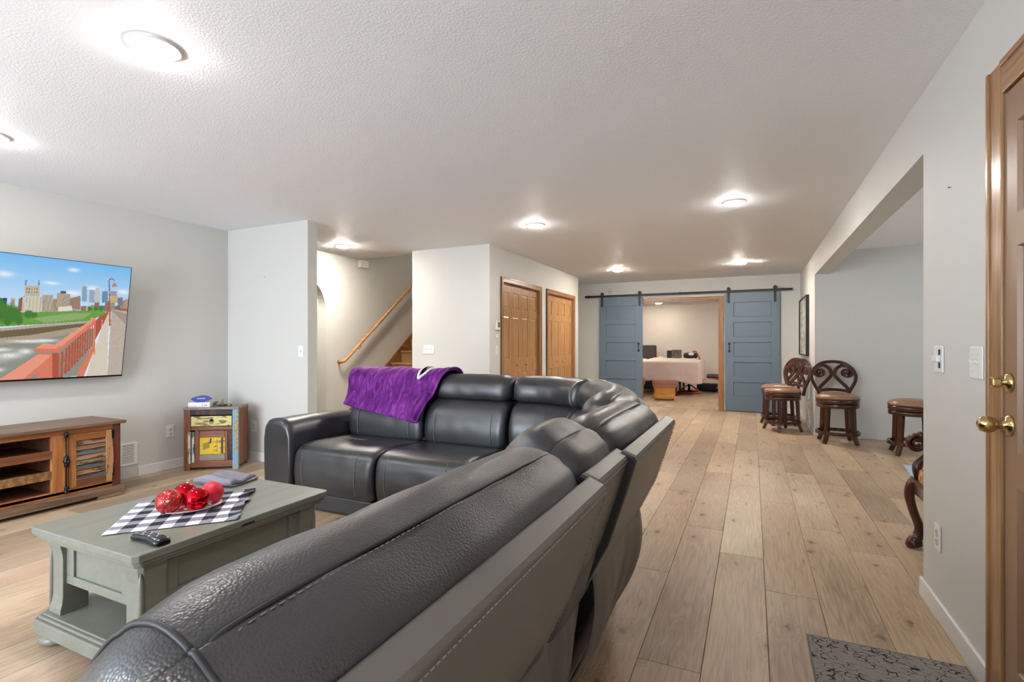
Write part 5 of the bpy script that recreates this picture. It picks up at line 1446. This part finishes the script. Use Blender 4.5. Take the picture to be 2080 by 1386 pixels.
# drape line over the back, (d, z) with d measured forward from the rear rim at y=3.70
DR = smooth_path([(0.012, 0.70, 0), (0.020, 0.86, 0), (0.055, 0.955, 0), (0.115, 0.990, 0), (0.185, 1.003, 0), (0.245, 0.990, 0), (0.303, 0.935, 0), (0.322, 0.86, 0), (0.345, 0.79, 0), (0.385, 0.72, 0), (0.410, 0.64, 0), (0.415, 0.56, 0), (0.418, 0.46, 0)], 6)
DL = [0.0]
for a, b in zip(DR[:-1], DR[1:]): DL.append(DL[-1] + (b - a).length)
def drape(s):
    s = max(0, min(DL[-1] - 1e-6, s)); j = 0
    while DL[j + 1] < s: j += 1
    return DR[j].lerp(DR[j + 1], (s - DL[j]) / (DL[j + 1] - DL[j]))
def blank(u, v, off=0.0):
    """u across (left to right), v from behind to front hem"""
    end = 0.800 + 0.100 * u           # hem falls lower on the right
    s = 0.03 + (end - 0.03) * v
    p = drape(s)
    xl, xr = -3.135 - 0.0 * v, -2.165
    # right edge gathers inwards towards the hem
    fr = xr - 0.17 * max(0, (v - 0.45) / 0.55) ** 1.2
    x = xl + (fr - xl) * u + 0.045 * max(0, (v - 0.5)) * 2 * (1 - u)
    fold = 0.020 * max(0, math.sin(u * 21 + 2.5 * v + 1.2 * math.sin(v * 5))) * min(1, max(0, (v - 0.45) * 3)) + 0.026 * max(0, nz(u * 7, v * 4, 1.0)) + 0.008 * nz(u * 19, v * 10, 4.0)
    gather = 0.020 * max(0, (u - 0.82) / 0.18) * (0.5 + 0.5 * math.sin(u * 95)) * (1 if v > 0.25 else 0.4)
    hem = 0.006 if v > 0.965 else 0.0
    k = 0.010 + fold + gather + hem + off
    # push outwards: forward on the front, up on the crest, back behind
    a = drape(s + 0.01) - drape(s - 0.01); a.normalize(); n = Vector((-a.y, a.x, 0))
    if n.x < 0 and v > 0.5: n = -n
    if v <= 0.5 and n.y < 0 and p.y > 0.95: n = -n
    if p.y < 0.93 and v < 0.4: n = Vector((-1, 0.1, 0))
    d, z = p.x + n.x * k, p.y + n.y * k
    return (x - BO.x, 3.70 - d - BO.y, z - BO.z)
m = MB(); m.grid(90, 90, lambda u, v: blank(u, v)); m.build('cloth', M_purple, bl, solid=0.006)
m = MB(); m.tube([blank(i / 60, 0.985, 0.004) for i in range(61)], 0.006, 8); m.build('hem', M_purple, bl)
m = MB(); m.tube([blank(0.996, 0.15 + 0.84 * i / 40, 0.003) for i in range(41)], 0.005, 8); m.build('side_hem', M_purple, bl)
M_embw = plain('white_felt', C(226, 222, 226), 0.9, spec=0.1); M_embk = plain('black_felt', C(24, 20, 26), 0.9, spec=0.1); M_embg = plain('grey_felt', C(150, 150, 138), 0.9, spec=0.1)
def emblem(name, mat, pts, w, off):
    P = [blank(u, v, off) for u, v in [(q.x, q.y) for q in smooth_path([(a, b, 0) for a, b in pts], 8)]]
    m = MB(); n = len(P)
    m.tube(P, w, 8, flat=0.35 if False else 1.0); m.build(name, mat, bl)
emblem('emblem_white', M_embw, [(0.745, 0.44), (0.735, 0.50), (0.745, 0.56), (0.775, 0.61), (0.795, 0.56), (0.815, 0.49), (0.825, 0.44)], [0.011] * 49, 0.006)
emblem('emblem_black', M_embk, [(0.757, 0.445), (0.752, 0.50), (0.765, 0.55), (0.785, 0.52), (0.800, 0.475), (0.808, 0.445)], [0.008] * 41, 0.009)
emblem('emblem_grey', M_embg, [(0.775, 0.44), (0.772, 0.48), (0.783, 0.47), (0.792, 0.445)], [0.008] * 25, 0.008)

# ------------------------------------------------------------------ bar stools
M_dkwood = woodmat('dark_cherry_wood', C(50, 23, 15), C(66, 31, 20), C(84, 43, 27), axis=2, rough=0.25, grain=10, coat=0.4)
M_tanlea = leather('cognac_leather', C(142, 104, 78), 0.32, 500, 0.1, 0.0006)
M_nail = plain('antique_nail', C(168, 146, 112), 0.3, 1.0)
GS = 'swivel counter stools'
def stool(label, x, y, rz, back=True):
    """local +y is the back"""
    t = thing('counter_stool', label, 'stool', (x, y, 0), rz, GS)
    m = MB(); m.lathe([(0.205, 0.538), (0.228, 0.545), (0.233, 0.558), (0.222, 0.580), (0.180, 0.602), (0.10, 0.614), (0.0005, 0.617)], 40); m.build('seat', M_tanlea, t)
    m = MB(); m.lathe([(0.225, 0.490), (0.232, 0.496), (0.232, 0.532), (0.226, 0.540), (0.19, 0.540), (0.19, 0.490)], 40, cap=False); m.build('seat_ring', M_dkwood, t)
    m = MB(); m.lathe([(0.222, 0.438), (0.229, 0.444), (0.229, 0.478), (0.222, 0.484), (0.0005, 0.484)], 40); m.lathe([(0.0005, 0.440), (0.222, 0.438)], 40, cap=False); m.build('apron', M_dkwood, t)
    nl = MB()
    for i in range(64):
        a = 2 * PI * i / 64; nl.lathe([(0.004, 0), (0.003, 0.0025), (0.0003, 0.003)], 5, 0, 0, 0)
        k = 5 * 3
        for j in range(1, k + 1):
            v = nl.v[-j]; px, py, pz = v
            # local: z axis of stud points outwards
            nl.v[-j] = ((0.2335 + pz) * math.cos(a) - px * math.sin(a), (0.2335 + pz) * math.sin(a) + px * math.cos(a), 0.546 + py)
    no = nl.build('nailhead_trim', M_nail, t); no['kind'] = 'stuff'
    for i in range(4):
        a = PI / 4 + i * PI / 2
        c, s_ = math.cos(a), math.sin(a)
        path = [(0.185, 0.442), (0.192, 0.30), (0.200, 0.16), (0.210, 0.09), (0.232, 0.03), (0.247, 0.0)]
        P = smooth_path([(r * c, r * s_, z) for r, z in path], 4)
        m = MB(); m.bar(P, [0.052 - 0.018 * (k / (len(P) - 1)) for k in range(len(P))], [0.048 - 0.014 * (k / (len(P) - 1)) for k in range(len(P))], up=(c, s_, 0)); m.v = [(v[0], v[1], max(0.0, v[2])) for v in m.v]
        m.build('leg', M_dkwood, t, bevel=0.004)
    m = MB(); m.bar([(0.226 * math.cos(2 * PI * i / 40), 0.226 * math.sin(2 * PI * i / 40), 0.130) for i in range(40)], 0.026, 0.040, closed=True); m.build('foot_ring', M_dkwood, t)
    if back:
        b = bpy.data.objects.new('backrest', None); COL.objects.link(b); b.parent = t
        def BP(u, w):  # back plane, gently dished and raked
            return (u, 0.205 + 0.028 - 0.55 * u * u + 0.16 * (w - 0.6), w)
        def strap(pts, wd, nm, th=0.024, dy=0.0, k=6):
            P = smooth_path([(a_, b_, 0) for a_, b_ in pts], k)
            m = MB(); Q = [Vector(BP(p.x, p.y)) + Vector((0, dy, 0)) for p in P]
            n = len(Q); ww = wd if isinstance(wd, (list, tuple)) else [wd] * n
            if len(ww) != n: ww = [ww[min(len(ww) - 1, int(i * len(ww) / n))] for i in range(n)]
            m.bar(Q, ww, th, up=(0, 1, 0)); return m.build(nm, M_dkwood, b, bevel=0.005)
        # hoop
        hoop = [(0.155, 0.50), (0.165, 0.60), (0.205, 0.68), (0.238, 0.76), (0.240, 0.83), (0.205, 0.905), (0.135, 0.965), (0.05, 0.988), (-0.05, 0.988), (-0.135, 0.965), (-0.205, 0.905), (-0.240, 0.83), (-0.238, 0.76), (-0.205, 0.68), (-0.165, 0.60), (-0.155, 0.50)]
        strap(hoop, 0.040, 'hoop', 0.028)
        for sgn in (-1, 1):
            sc = [(0.168, 0.630), (0.140, 0.675), (0.085, 0.735), (0.030, 0.80), (0.018, 0.845), (0.040, 0.900), (0.095, 0.940), (0.160, 0.925), (0.205, 0.880), (0.198, 0.828), (0.155, 0.808), (0.115, 0.825), (0.108, 0.862), (0.135, 0.885), (0.160, 0.870)]
            o_ = strap([(sgn * a_, b_) for a_, b_ in sc], 0.040, 'scroll', 0.026, -0.002)
            c_ = BP(sgn * 0.148, 0.856); m = MB(); m.lathe([(0.0005, -0.020), (0.014, -0.018), (0.038, -0.008), (0.043, 0.008), (0.0005, 0.010)], 18, c_[0], c_[1], c_[2], axis='y'); m.build('rosette', M_dkwood, o_)
        strap([(0.165, 0.618), (0.08, 0.632), (0.0, 0.636), (-0.08, 0.632), (-0.165, 0.618)], 0.036, 'lower_rail', 0.022)
    return t
s_front = stool('swirl-back counter stool against the alcove wall, facing the camera', 0.955, 7.445, R(4))
stool('swirl-back counter stool nearest the right barn door, with papers on its seat', 0.385, 8.16, R(-58))
stool('swirl-back counter stool half hidden behind the one holding papers', 0.355, 8.74, R(-64))
stool('counter stool partly hidden by the right wall stub beside the armchair', 1.605, 6.98, R(-92))
# papers on the stool seat
M_paper = plain('crumpled_paper', C(216, 206, 194), 0.7)
pp = thing('crumpled_paper', 'crumpled pale paper lying on the stool seat by the barn door', 'paper', (0.37, 8.13, 0.622))
m = MB(); m.grid(14, 10, lambda u, v: ((u - 0.5) * 0.18, (v - 0.5) * 0.11, 0.004 + 0.014 * abs(nz(u * 5, v * 5, 3)) - 0.03 * ((u - .5) ** 2 + (v - .5) ** 2) * 0.6)); m.build('sheet', M_paper, pp, solid=0.0015)
m = MB(); m.tube([(0.06, -0.02, 0.008), (0.10, 0.03, 0.004), (0.13, 0.02, -0.004)], 0.006, 6); m.build('twist', M_paper, pp)

# ------------------------------------------------------------------ carved armchair behind the right wall stub
M_carv = woodmat('carved_mahogany', C(40, 18, 14), C(66, 30, 22), C(88, 44, 30), axis=2, rough=0.28, grain=10, coat=0.3)
def brocade():
    t = NT('red_gold_brocade'); v = t.coord()
    vo = t.n('ShaderNodeTexVoronoi', feature='SMOOTH_F1'); vo.inputs['Scale'].default_value = 26; t.l(v, vo.inputs['Vector'])
    n = t.noise(v, 55, 2)
    f = t.math('ADD', vo.outputs['Distance'], t.math('MULTIPLY', n.outputs['Fac'], 0.35))
    c = t.ramp(f, [(0.30, C(160, 40, 30)), (0.45, C(196, 92, 50)), (0.55, C(206, 176, 120)), (0.72, C(150, 130, 84))])
    return t.set(c, 0.8, 0, 0.2)
M_broc = brocade()
AX, AY = 1.165, 3.53   # chair faces -x; far front leg at y ~ 3.80
ac = thing('carved_armchair', 'carved mahogany armchair with red brocade seat behind the right wall stub', 'armchair', (AX, AY, 0), 0)
def cab_leg(x, y, front=True):
    P = smooth_path([(x, y, 0.40), (x - 0.026, y, 0.37), (x - 0.040, y, 0.31), (x - 0.022, y, 0.22), (x + 0.006, y, 0.13), (x + 0.002, y, 0.075), (x - 0.018, y, 0.04), (x - 0.012, y, 0.014)] if front else [(x, y, 0.40), (x + 0.02, y, 0.25), (x + 0.05, y, 0.10), (x + 0.09, y, 0.012)], 5)
    n = len(P); rr = [0.042 - 0.018 * math.sin(PI * min(1, (k / (n - 1)) * 1.05)) ** 1 + (0.004 if k > n - 6 else 0) for k in range(n)]
    m = MB(); m.tube(P, rr, 12); lo = m.build('leg', M_carv, ac)
    if front:
        for sy in (-1, 1):
            m = MB(); m.tube([(x - 0.022 + (0.020 - 0.0011 * a) * math.cos(a * 0.5), y + sy * 0.026, 0.050 + (0.020 - 0.0011 * a) * math.sin(a * 0.5)) for a in range(16)], 0.006, 6); m.build('foot_scroll', M_carv, lo)
        m = MB(); m.sphere((x - 0.030, y, 0.02), 0.030, 14, 8, 1.1, 0.9, 0.66); m.build('toe', M_carv, lo)
for sy in (-1, 1):
    cab_leg(-0.27, sy * 0.27); cab_leg(0.27, sy * 0.24, False)
m = MB()
for (x0, x1, y0, y1) in ((-0.30, -0.25, -0.25, 0.25), (-0.25, 0.28, 0.245, 0.285), (-0.25, 0.28, -0.285, -0.245), (0.25, 0.29, -0.245, 0.245)): m.box(x0, x1, y0, y1, 0.33, 0.41)
m.build('seat_rail', M_carv, ac, bevel=0.012)
slab_soft(-0.285, 0.26, -0.245, 0.245, 0.40, 0.48, wob=0.004, seed=3).build('seat', M_broc, ac)
for sy in (-1, 1):
    # arm support rising from the seat rail, arm ending in a scroll
    P = smooth_path([(-0.255, sy * 0.272, 0.40), (-0.270, sy * 0.278, 0.46), (-0.262, sy * 0.285, 0.50), (-0.215, sy * 0.292, 0.55), (-0.190, sy * 0.295, 0.60), (-0.215, sy * 0.295, 0.645)], 5)
    m = MB(); m.tube(P, 0.026, 10); a_ = m.build('arm_support', M_carv, ac)
    m = MB(); m.tube([(-0.262 + (0.028 - 0.0016 * k) * math.cos(k * 0.5), sy * 0.295, 0.482 + (0.028 - 0.0016 * k) * math.sin(k * 0.5)) for k in range(15)], 0.013, 8); m.build('scroll', M_carv, a_)
    P = smooth_path([(0.27, sy * 0.26, 0.70), (0.10, sy * 0.29, 0.675), (-0.10, sy * 0.295, 0.655), (-0.20, sy * 0.295, 0.664), (-0.262, sy * 0.295, 0.668)], 5)
    m = MB(); m.tube(P, 0.026, 10); a_ = m.build('arm', M_carv, ac)
    sp = []
    for k in range(34):
        an = PI / 2 + k * 0.34; rr_ = 0.050 * (1 - k / 40)
        sp.append((-0.268 + rr_ * math.cos(an), sy * 0.295, 0.620 + rr_ * math.sin(an)))
    m = MB(); m.tube(sp, [0.024 - 0.0004 * k for k in range(34)], 10, flat=0.62, up=(0, 1, 0)); m.build('volute', M_carv, a_)
    slab_soft(-0.13, 0.12, sy * 0.295 - 0.032, sy * 0.295 + 0.032, 0.678, 0.705, wob=0.002, seed=6).build('arm_pad', M_broc, ac)
    m = MB(); m.tube(smooth_path([(0.26, sy * 0.235, 0.36), (0.275, sy * 0.24, 0.6), (0.32, sy * 0.245, 0.85), (0.36, sy * 0.22, 1.02), (0.375, sy * 0.10, 1.09), (0.38, 0.0, 1.11)], 5), 0.026, 10); m.build('back_post', M_carv, ac)
m = MB(); m.grid(16, 16, lambda u, v: (0.262 + 0.10 * v - 0.03 * math.sin(PI * u) * math.sin(PI * v), (u - 0.5) * (0.44 - 0.08 * v * v), 0.46 + 0.60 * v)); m.build('back_pad', M_broc, ac, solid=0.04)
# blue-white cloth on the alcove floor
M_blcl = plain('pale_blue_cotton', C(170, 186, 214), 0.9, spec=0.1, var=0.1, scale=30)
cl_ = MB(); cl_.grid(20, 20, lambda u, v: ((u - 0.5) * 0.62 + 0.05 * v, (v - 0.5) * 0.52 - 0.10 * u, 0.004 + 0.012 * max(0, nz(u * 6, v * 6, 7)) + 0.004 * max(0, nz(u * 17, v * 17, 1))))
tag(cl_.build('blue_cloth', M_blcl, solid=0.004, loc=(1.63, 6.06, 0.0)), 'pale blue cloth lying on the alcove floor beside the armchair', 'cloth')

# ------------------------------------------------------------------ framed picture on the far right wall stub
fr = thing('wall_picture', 'black framed pale picture on the right wall above the stools', 'picture', (XR - 0.001, 9.188, 1.49), R(-90))
m = MB(); W2, H2 = 1.222 / 2, 0.45
m.box(-W2, W2, -0.045, 0, H2 - 0.022, H2); m.box(-W2, W2, -0.045, 0, -H2, -H2 + 0.022); m.box(-W2, -W2 + 0.022, -0.045, 0, -H2 + 0.022, H2 - 0.022); m.box(W2 - 0.022, W2, -0.045, 0, -H2 + 0.022, H2 - 0.022)
m.build('frame', M_black, fr, bevel=0.002)
def artmat():
    t = NT('pale_landscape_print'); v = t.coord((1.2, 1, 6))
    n = t.noise(v, 2.0, 3); c = t.ramp(n.outputs['Fac'], [(0.35, C(146, 150, 142)), (0.5, C(186, 188, 178)), (0.65, C(204, 204, 196))])
    return t.set(c, 0.25, 0, 0.5)
m = MB(); m.box(-W2 + 0.022, W2 - 0.022, -0.030, -0.004, -H2 + 0.022, H2 - 0.022); m.build('print', artmat(), fr)

# outlet with plug on the far stub, power lead
ol = plate('wall_outlet', 'white outlet with a plug on the wall behind the stools', 'outlet', (XR - 0.0005, 8.62, 0.37), '-x', 0.075, 0.118, (), 'outlet')
m = MB(); m.box(-0.014, 0.014, -0.035, -0.0095, -0.032, -0.008); m.build('plug', M_plastic, ol, bevel=0.003)
ldm = thing('power_lead', 'white power lead hanging along the right wall behind the stools', 'cord', (XR, 8.4, 0))
m = MB(); m.tube(smooth_path([(-0.03, 0.20, 0.345), (-0.022, 0.05, 0.25), (-0.02, -0.05, 0.12), (-0.024, -0.12, 0.008), (-0.03, -0.25, 0.005)], 8), 0.0035, 6); m.build('cable', M_plastic, ldm)

# ------------------------------------------------------------------ door mat
def matmat():
    t = NT('cracked_bark_mat'); v = t.coord()
    w = t.noise(v, 9, 3)
    av = t.n('ShaderNodeVectorMath', operation='MULTIPLY_ADD'); t.l(w.outputs['Color'], av.inputs[0]); av.inputs[1].default_value = (0.10, 0.10, 0); 
    mp = t.n('ShaderNodeMapping'); mp.inputs['Scale'].default_value = (1.0, 2.0, 1); t.l(v, mp.inputs['Vector']); t.l(mp.outputs[0], av.inputs[2])
    vo = t.n('ShaderNodeTexVoronoi', feature='DISTANCE_TO_EDGE'); vo.inputs['Scale'].default_value = 26; t.l(av.outputs[0], vo.inputs['Vector'])
    n = t.noise(v, 420, 2); nb_ = t.noise(v, 3.5, 2)
    wd = t.math('MULTIPLY', t.math('SUBTRACT', t.noise(v, 14, 2).outputs['Fac'], 0.36), 0.22)
    k = t.math('LESS_THAN', vo.outputs['Distance'], wd)
    c = t.ramp(n.outputs['Fac'], [(0.3, C(124, 118, 115)), (0.7, C(172, 165, 160))])
    c = t.mix(k, c, C(52, 49, 52)); t.bump(t.math('ADD', t.math('MULTIPLY', k, -1.5), n.outputs['Fac']), 0.6, 0.002)
    return t.set(c, 0.95, 0, 0.1)
dmx = thing('door_mat', 'grey cracked-pattern door mat on the floor by the entrance door', 'mat', (0.475, 1.95, 0))
m = MB(); m.box(-0.267, 0.250, -0.5, 0.512, 0.0, 0.007); m.build('pile', matmat(), dmx, bevel=0.003)
m = MB(); m.tube([(-0.267, -0.5, 0.004), (0.250, -0.5, 0.004), (0.250, 0.512, 0.004), (-0.267, 0.512, 0.004)], 0.0042, 6, closed=True); m.build('binding', plain('grey_binding', C(112, 108, 108), 0.9), dmx)

# ------------------------------------------------------------------ bedroom
M_sheet = plain('pale_pink_sheet', C(216, 196, 190), 0.85, spec=0.15, var=0.04, scale=3)
M_duvet = plain('cream_duvet', C(216, 206, 192), 0.9, spec=0.1, var=0.06, scale=5)
M_bframe = plain('black_bed_frame', C(28, 26, 28), 0.45)
bed = thing('bed', 'unmade bed with pale pink sheet on black metal frame in the bedroom', 'bed', (-2.1, 13.2, 0))
def bl_(x, y, z): return (x + 2.1, y - 13.2, z)
m = MB(); a = bl_(-3.2, 12.45, 0.40); b = bl_(-1.12, 14.0, 0.44); m.box(a[0], b[0], a[1], b[1], 0.36, 0.42); m.build('bed_frame', M_bframe, bed)
for x in (-3.1, -1.61):
    for y in (12.44, 13.15, 13.9):
        m = MB(); m.box(x + 2.1 - 0.022, x + 2.1 + 0.022, y - 13.2 - 0.022, y - 13.2 + 0.022, 0, 0.37); m.build('leg', M_bframe, bed)
m = MB(); slab_soft(-1.1, 1.0, -0.76, 0.8, 0.42, 0.79, wob=0.0).build('mattress', M_sheet, bed)
# hanging sheet along the front and round the right corner
def sheet(u, v):
    L1, L2 = 2.06, 0.9
    s = u * (L1 + L2)
    hemz = 0.36 - 0.06 * max(0, 1 - abs(s - L1 + 0.15) * 2.2) + 0.02 * math.sin(u * 17)
    z = 0.805 + (hemz - 0.805) * v
    bulge = 0.02 + 0.03 * v * (0.5 + 0.5 * math.sin(u * 40)) * (1 if s > L1 - 0.4 else 0.3) + 0.02 * max(0, nz(u * 14, v * 3, 2)) * v
    if s < L1: return (-1.05 + s, -0.765 - bulge, z)
    return (1.012 + bulge, -0.765 + (s - L1) + 0.02, z)
m = MB(); m.grid(90, 14, sheet); m.build('hanging_sheet', M_sheet, bed, solid=0.006)
m = MB(); m.grid(60, 40, lambda u, v: (-1.04 + 2.04 * u, -0.74 + 1.50 * v, 0.802 + 0.10 * max(0, nz(u * 6, v * 3, 9) + 0.12) * (1 if v > 0.22 else v / 0.22) * (1 if u < 0.9 else 0.2) + 0.05 * max(0, nz(u * 16, v * 9, 5)) * (1 if v > 0.2 else 0))); m.build('crumpled_duvet', M_duvet, bed, solid=0.01)
hb = thing('dark_headboard', 'dark brown leather headboard leaning behind the bed', 'headboard', (-2.72, 14.18, 0))
m = MB(); m.hexa([(-0.42, -0.05, 0.0), (0.40, -0.05, 0.0), (0.40, 0.05, 0.0), (-0.42, 0.05, 0.0)], [(-0.42, 0.02, 1.17), (0.36, 0.02, 1.17), (0.36, 0.12, 1.17), (-0.42, 0.12, 1.17)]); m.build('panel', leather('dark_brown_leather', C(40, 30, 26), 0.4, 300, 0.1), hb, bevel=0.02, bseg=3)
m = MB(); m.tube([(-0.41, 0.018, 1.172), (0.355, 0.018, 1.172)], 0.008, 6); m.build('piping', M_seam, hb)
M_bag = plain('grey_brown_canvas', C(104, 96, 88), 0.8); M_bag2 = plain('black_canvas', C(36, 34, 38), 0.8); M_strap = plain('red_strap', C(176, 72, 60), 0.7)
bg = thing('grey_bag', 'boxy grey-brown bag standing on the bed', 'bag', (-1.82, 13.75, 0.835))
m = MB(); m.box(-0.06, 0.17, -0.08, 0.08, 0.02, 0.235); m.build('body', M_bag, bg, bevel=0.02)
m = MB(); m.box(-0.18, -0.065, -0.07, 0.07, 0.02, 0.215); m.build('side_pocket', M_bag2, bg, bevel=0.015)
m = MB(); m.tube(smooth_path([(-0.02, -0.082, 0.10), (0.05, -0.095, 0.20), (0.13, -0.082, 0.10)], 6), 0.006, 6); m.build('handle', M_bag2, bg)
bk = thing('black_duffel', 'black duffel with white patch and red strap at the bed end', 'bag', (-1.40, 13.5, 0.83))
m = MB(); m.lathe([(0.0005, -0.17), (0.05, -0.165), (0.075, -0.13), (0.085, 0.0), (0.075, 0.13), (0.05, 0.165), (0.0005, 0.17)], 18, 0, 0, 0.10, axis='x', sx=1, sy=0.9); m.build('body', M_bag2, bk)
m = MB(); m.sphere((0.02, -0.06, 0.13), 0.06, 12, 8, 1.2, 0.6, 0.7); m.build('patch', M_card, bk)
m = MB(); m.tube(smooth_path([(0.05, -0.05, 0.19), (0.13, -0.07, 0.20), (0.19, -0.08, 0.10), (0.23, -0.09, 0.0)], 6), 0.016, 6, flat=0.4); m.build('strap', M_strap, bk)
# glider ottomans
M_ocush = plain('mauve_brown_cushion', C(158, 118, 106), 0.85, spec=0.1, var=0.05); M_owood = woodmat('honey_pine', C(168, 108, 44), C(198, 136, 62), C(214, 156, 84), axis=0, rough=0.4, grain=6)
def ottoman(label, x, y, rz):
    t = thing('glider_ottoman', label, 'ottoman', (x, y, 0), rz, 'glider ottomans in the bedroom')
    slab_soft(-0.26, 0.26, -0.20, 0.20, 0.345, 0.44, wob=0.004, seed=2).build('cushion', M_ocush, t)
    slab_soft(-0.255, 0.255, -0.195, 0.195, 0.295, 0.345, wob=0.002, seed=8).build('cushion_base', M_ocush, t)
    m = MB(); m.box(-0.23, 0.23, -0.17, 0.17, 0.262, 0.297); m.build('top_frame', M_owood, t, bevel=0.004)
    for sx in (-1, 1):
        poly = [(-0.17, 0.03), (-0.12, 0.045), (-0.06, 0.03), (0.0, 0.045), (0.06, 0.03), (0.12, 0.045), (0.17, 0.03), (0.17, 0.262), (-0.17, 0.262)]
        m = MB(); m.prism(poly, 0, sx * 0.205 - 0.012, sx * 0.205 + 0.012); m.build('side_board', M_owood, t)
        m = MB(); m.box(sx * 0.205 - 0.02, sx * 0.205 + 0.02, -0.20, 0.20, 0.0, 0.03); m.build('runner', M_owood, t, bevel=0.004)
    for sy in (-1, 1):
        m = MB(); m.prism([(-0.195, 0.05), (-0.08, 0.035), (0.08, 0.035), (0.195, 0.05), (0.195, 0.255), (-0.195, 0.255)], 1, sy * 0.15 - 0.01, sy * 0.15 + 0.01); m.build('apron_board', M_owood, t)
    for zz in (0.06, 0.12):
        m = MB(); m.tube([(-0.24, -0.16, zz), (-0.24, 0.16, zz)], 0.010, 8); m.build('glide_rod', M_owood, t)
    return t
ottoman('mauve glider ottoman with honey pine frame in front of the bed', -1.73, 11.52, R(8))
ottoman('mauve glider ottoman half hidden by the left barn door', -2.52, 12.02, R(20))
# bentwood lounger at the right and a second red frame under the bed
M_red = plain('red_lacquer_bentwood', C(172, 58, 40), 0.3, var=0.08); M_cush = leather('black_lounger_leather', C(52, 46, 46), 0.4, 300, 0.1)
lg = thing('bentwood_lounger', 'black cushioned lounger on red bentwood frame behind the bedroom doorway', 'lounger', (-0.52, 13.45, 0))
for sy in (-0.22, 0.22):
    m = MB(); m.bar(smooth_path([(-0.46, sy, 0.40), (-0.25, sy, 0.37), (-0.06, sy, 0.30), (0.03, sy, 0.18), (-0.02, sy, 0.06), (-0.12, sy, 0.022), (0.30, sy, 0.022), (0.60, sy, 0.03)], 6), 0.045, 0.03, up=(0, 0, 1)); m.v = [(v[0], v[1], max(0.0, v[2])) for v in m.v]; m.build('bent_leg', M_red, lg)
m = MB(); m.box(-0.16, -0.11, -0.22, 0.22, 0.0, 0.03); m.build('cross_rail', M_red, lg)
m = MB(); m.tube(smooth_path([(-0.48, 0, 0.43), (-0.25, 0, 0.43), (-0.02, 0, 0.36), (0.15, 0, 0.34), (0.40, 0, 0.42), (0.62, 0, 0.44)], 6), 0.055, 10, flat=4.6, up=(0, 0, 1)); m.build('cushion', M_cush, lg)
rf = thing('red_ring_base', 'red lacquered ring base of a recliner standing under the bed end', 'chair base', (-1.42, 13.35, 0))
m = MB(); m.tube([(0.27 * math.cos(2 * PI * i / 28), 0.27 * math.sin(2 * PI * i / 28), 0.028) for i in range(28)], 0.028, 8, closed=True, flat=1.0); m.build('ring', M_red, rf)
for i in range(2):
    m = MB(); m.bar(smooth_path([(-0.25 + 0.5 * i, -0.05, 0.04), (-0.12 + 0.25 * i, 0, 0.14), (0, 0.02, 0.22)], 6), 0.05, 0.03); m.build('arch', M_red, rf)
m = MB(); m.lathe([(0.03, 0.04), (0.03, 0.24), (0.10, 0.26), (0.0005, 0.262)], 14); m.build('swivel', M_bframe, rf)
bn = thing('black_case', 'low black case on the bedroom floor behind the bed end', 'case', (-1.02, 14.1, 0))
m = MB(); m.box(-0.28, 0.22, -0.12, 0.12, 0.0, 0.20); m.build('body', M_bag2, bn, bevel=0.03)
m = MB(); m.tube(smooth_path([(0.20, -0.12, 0.10), (0.27, -0.14, 0.10), (0.24, -0.13, 0.16)], 5), 0.01, 6); m.build('loop', M_card, bn)
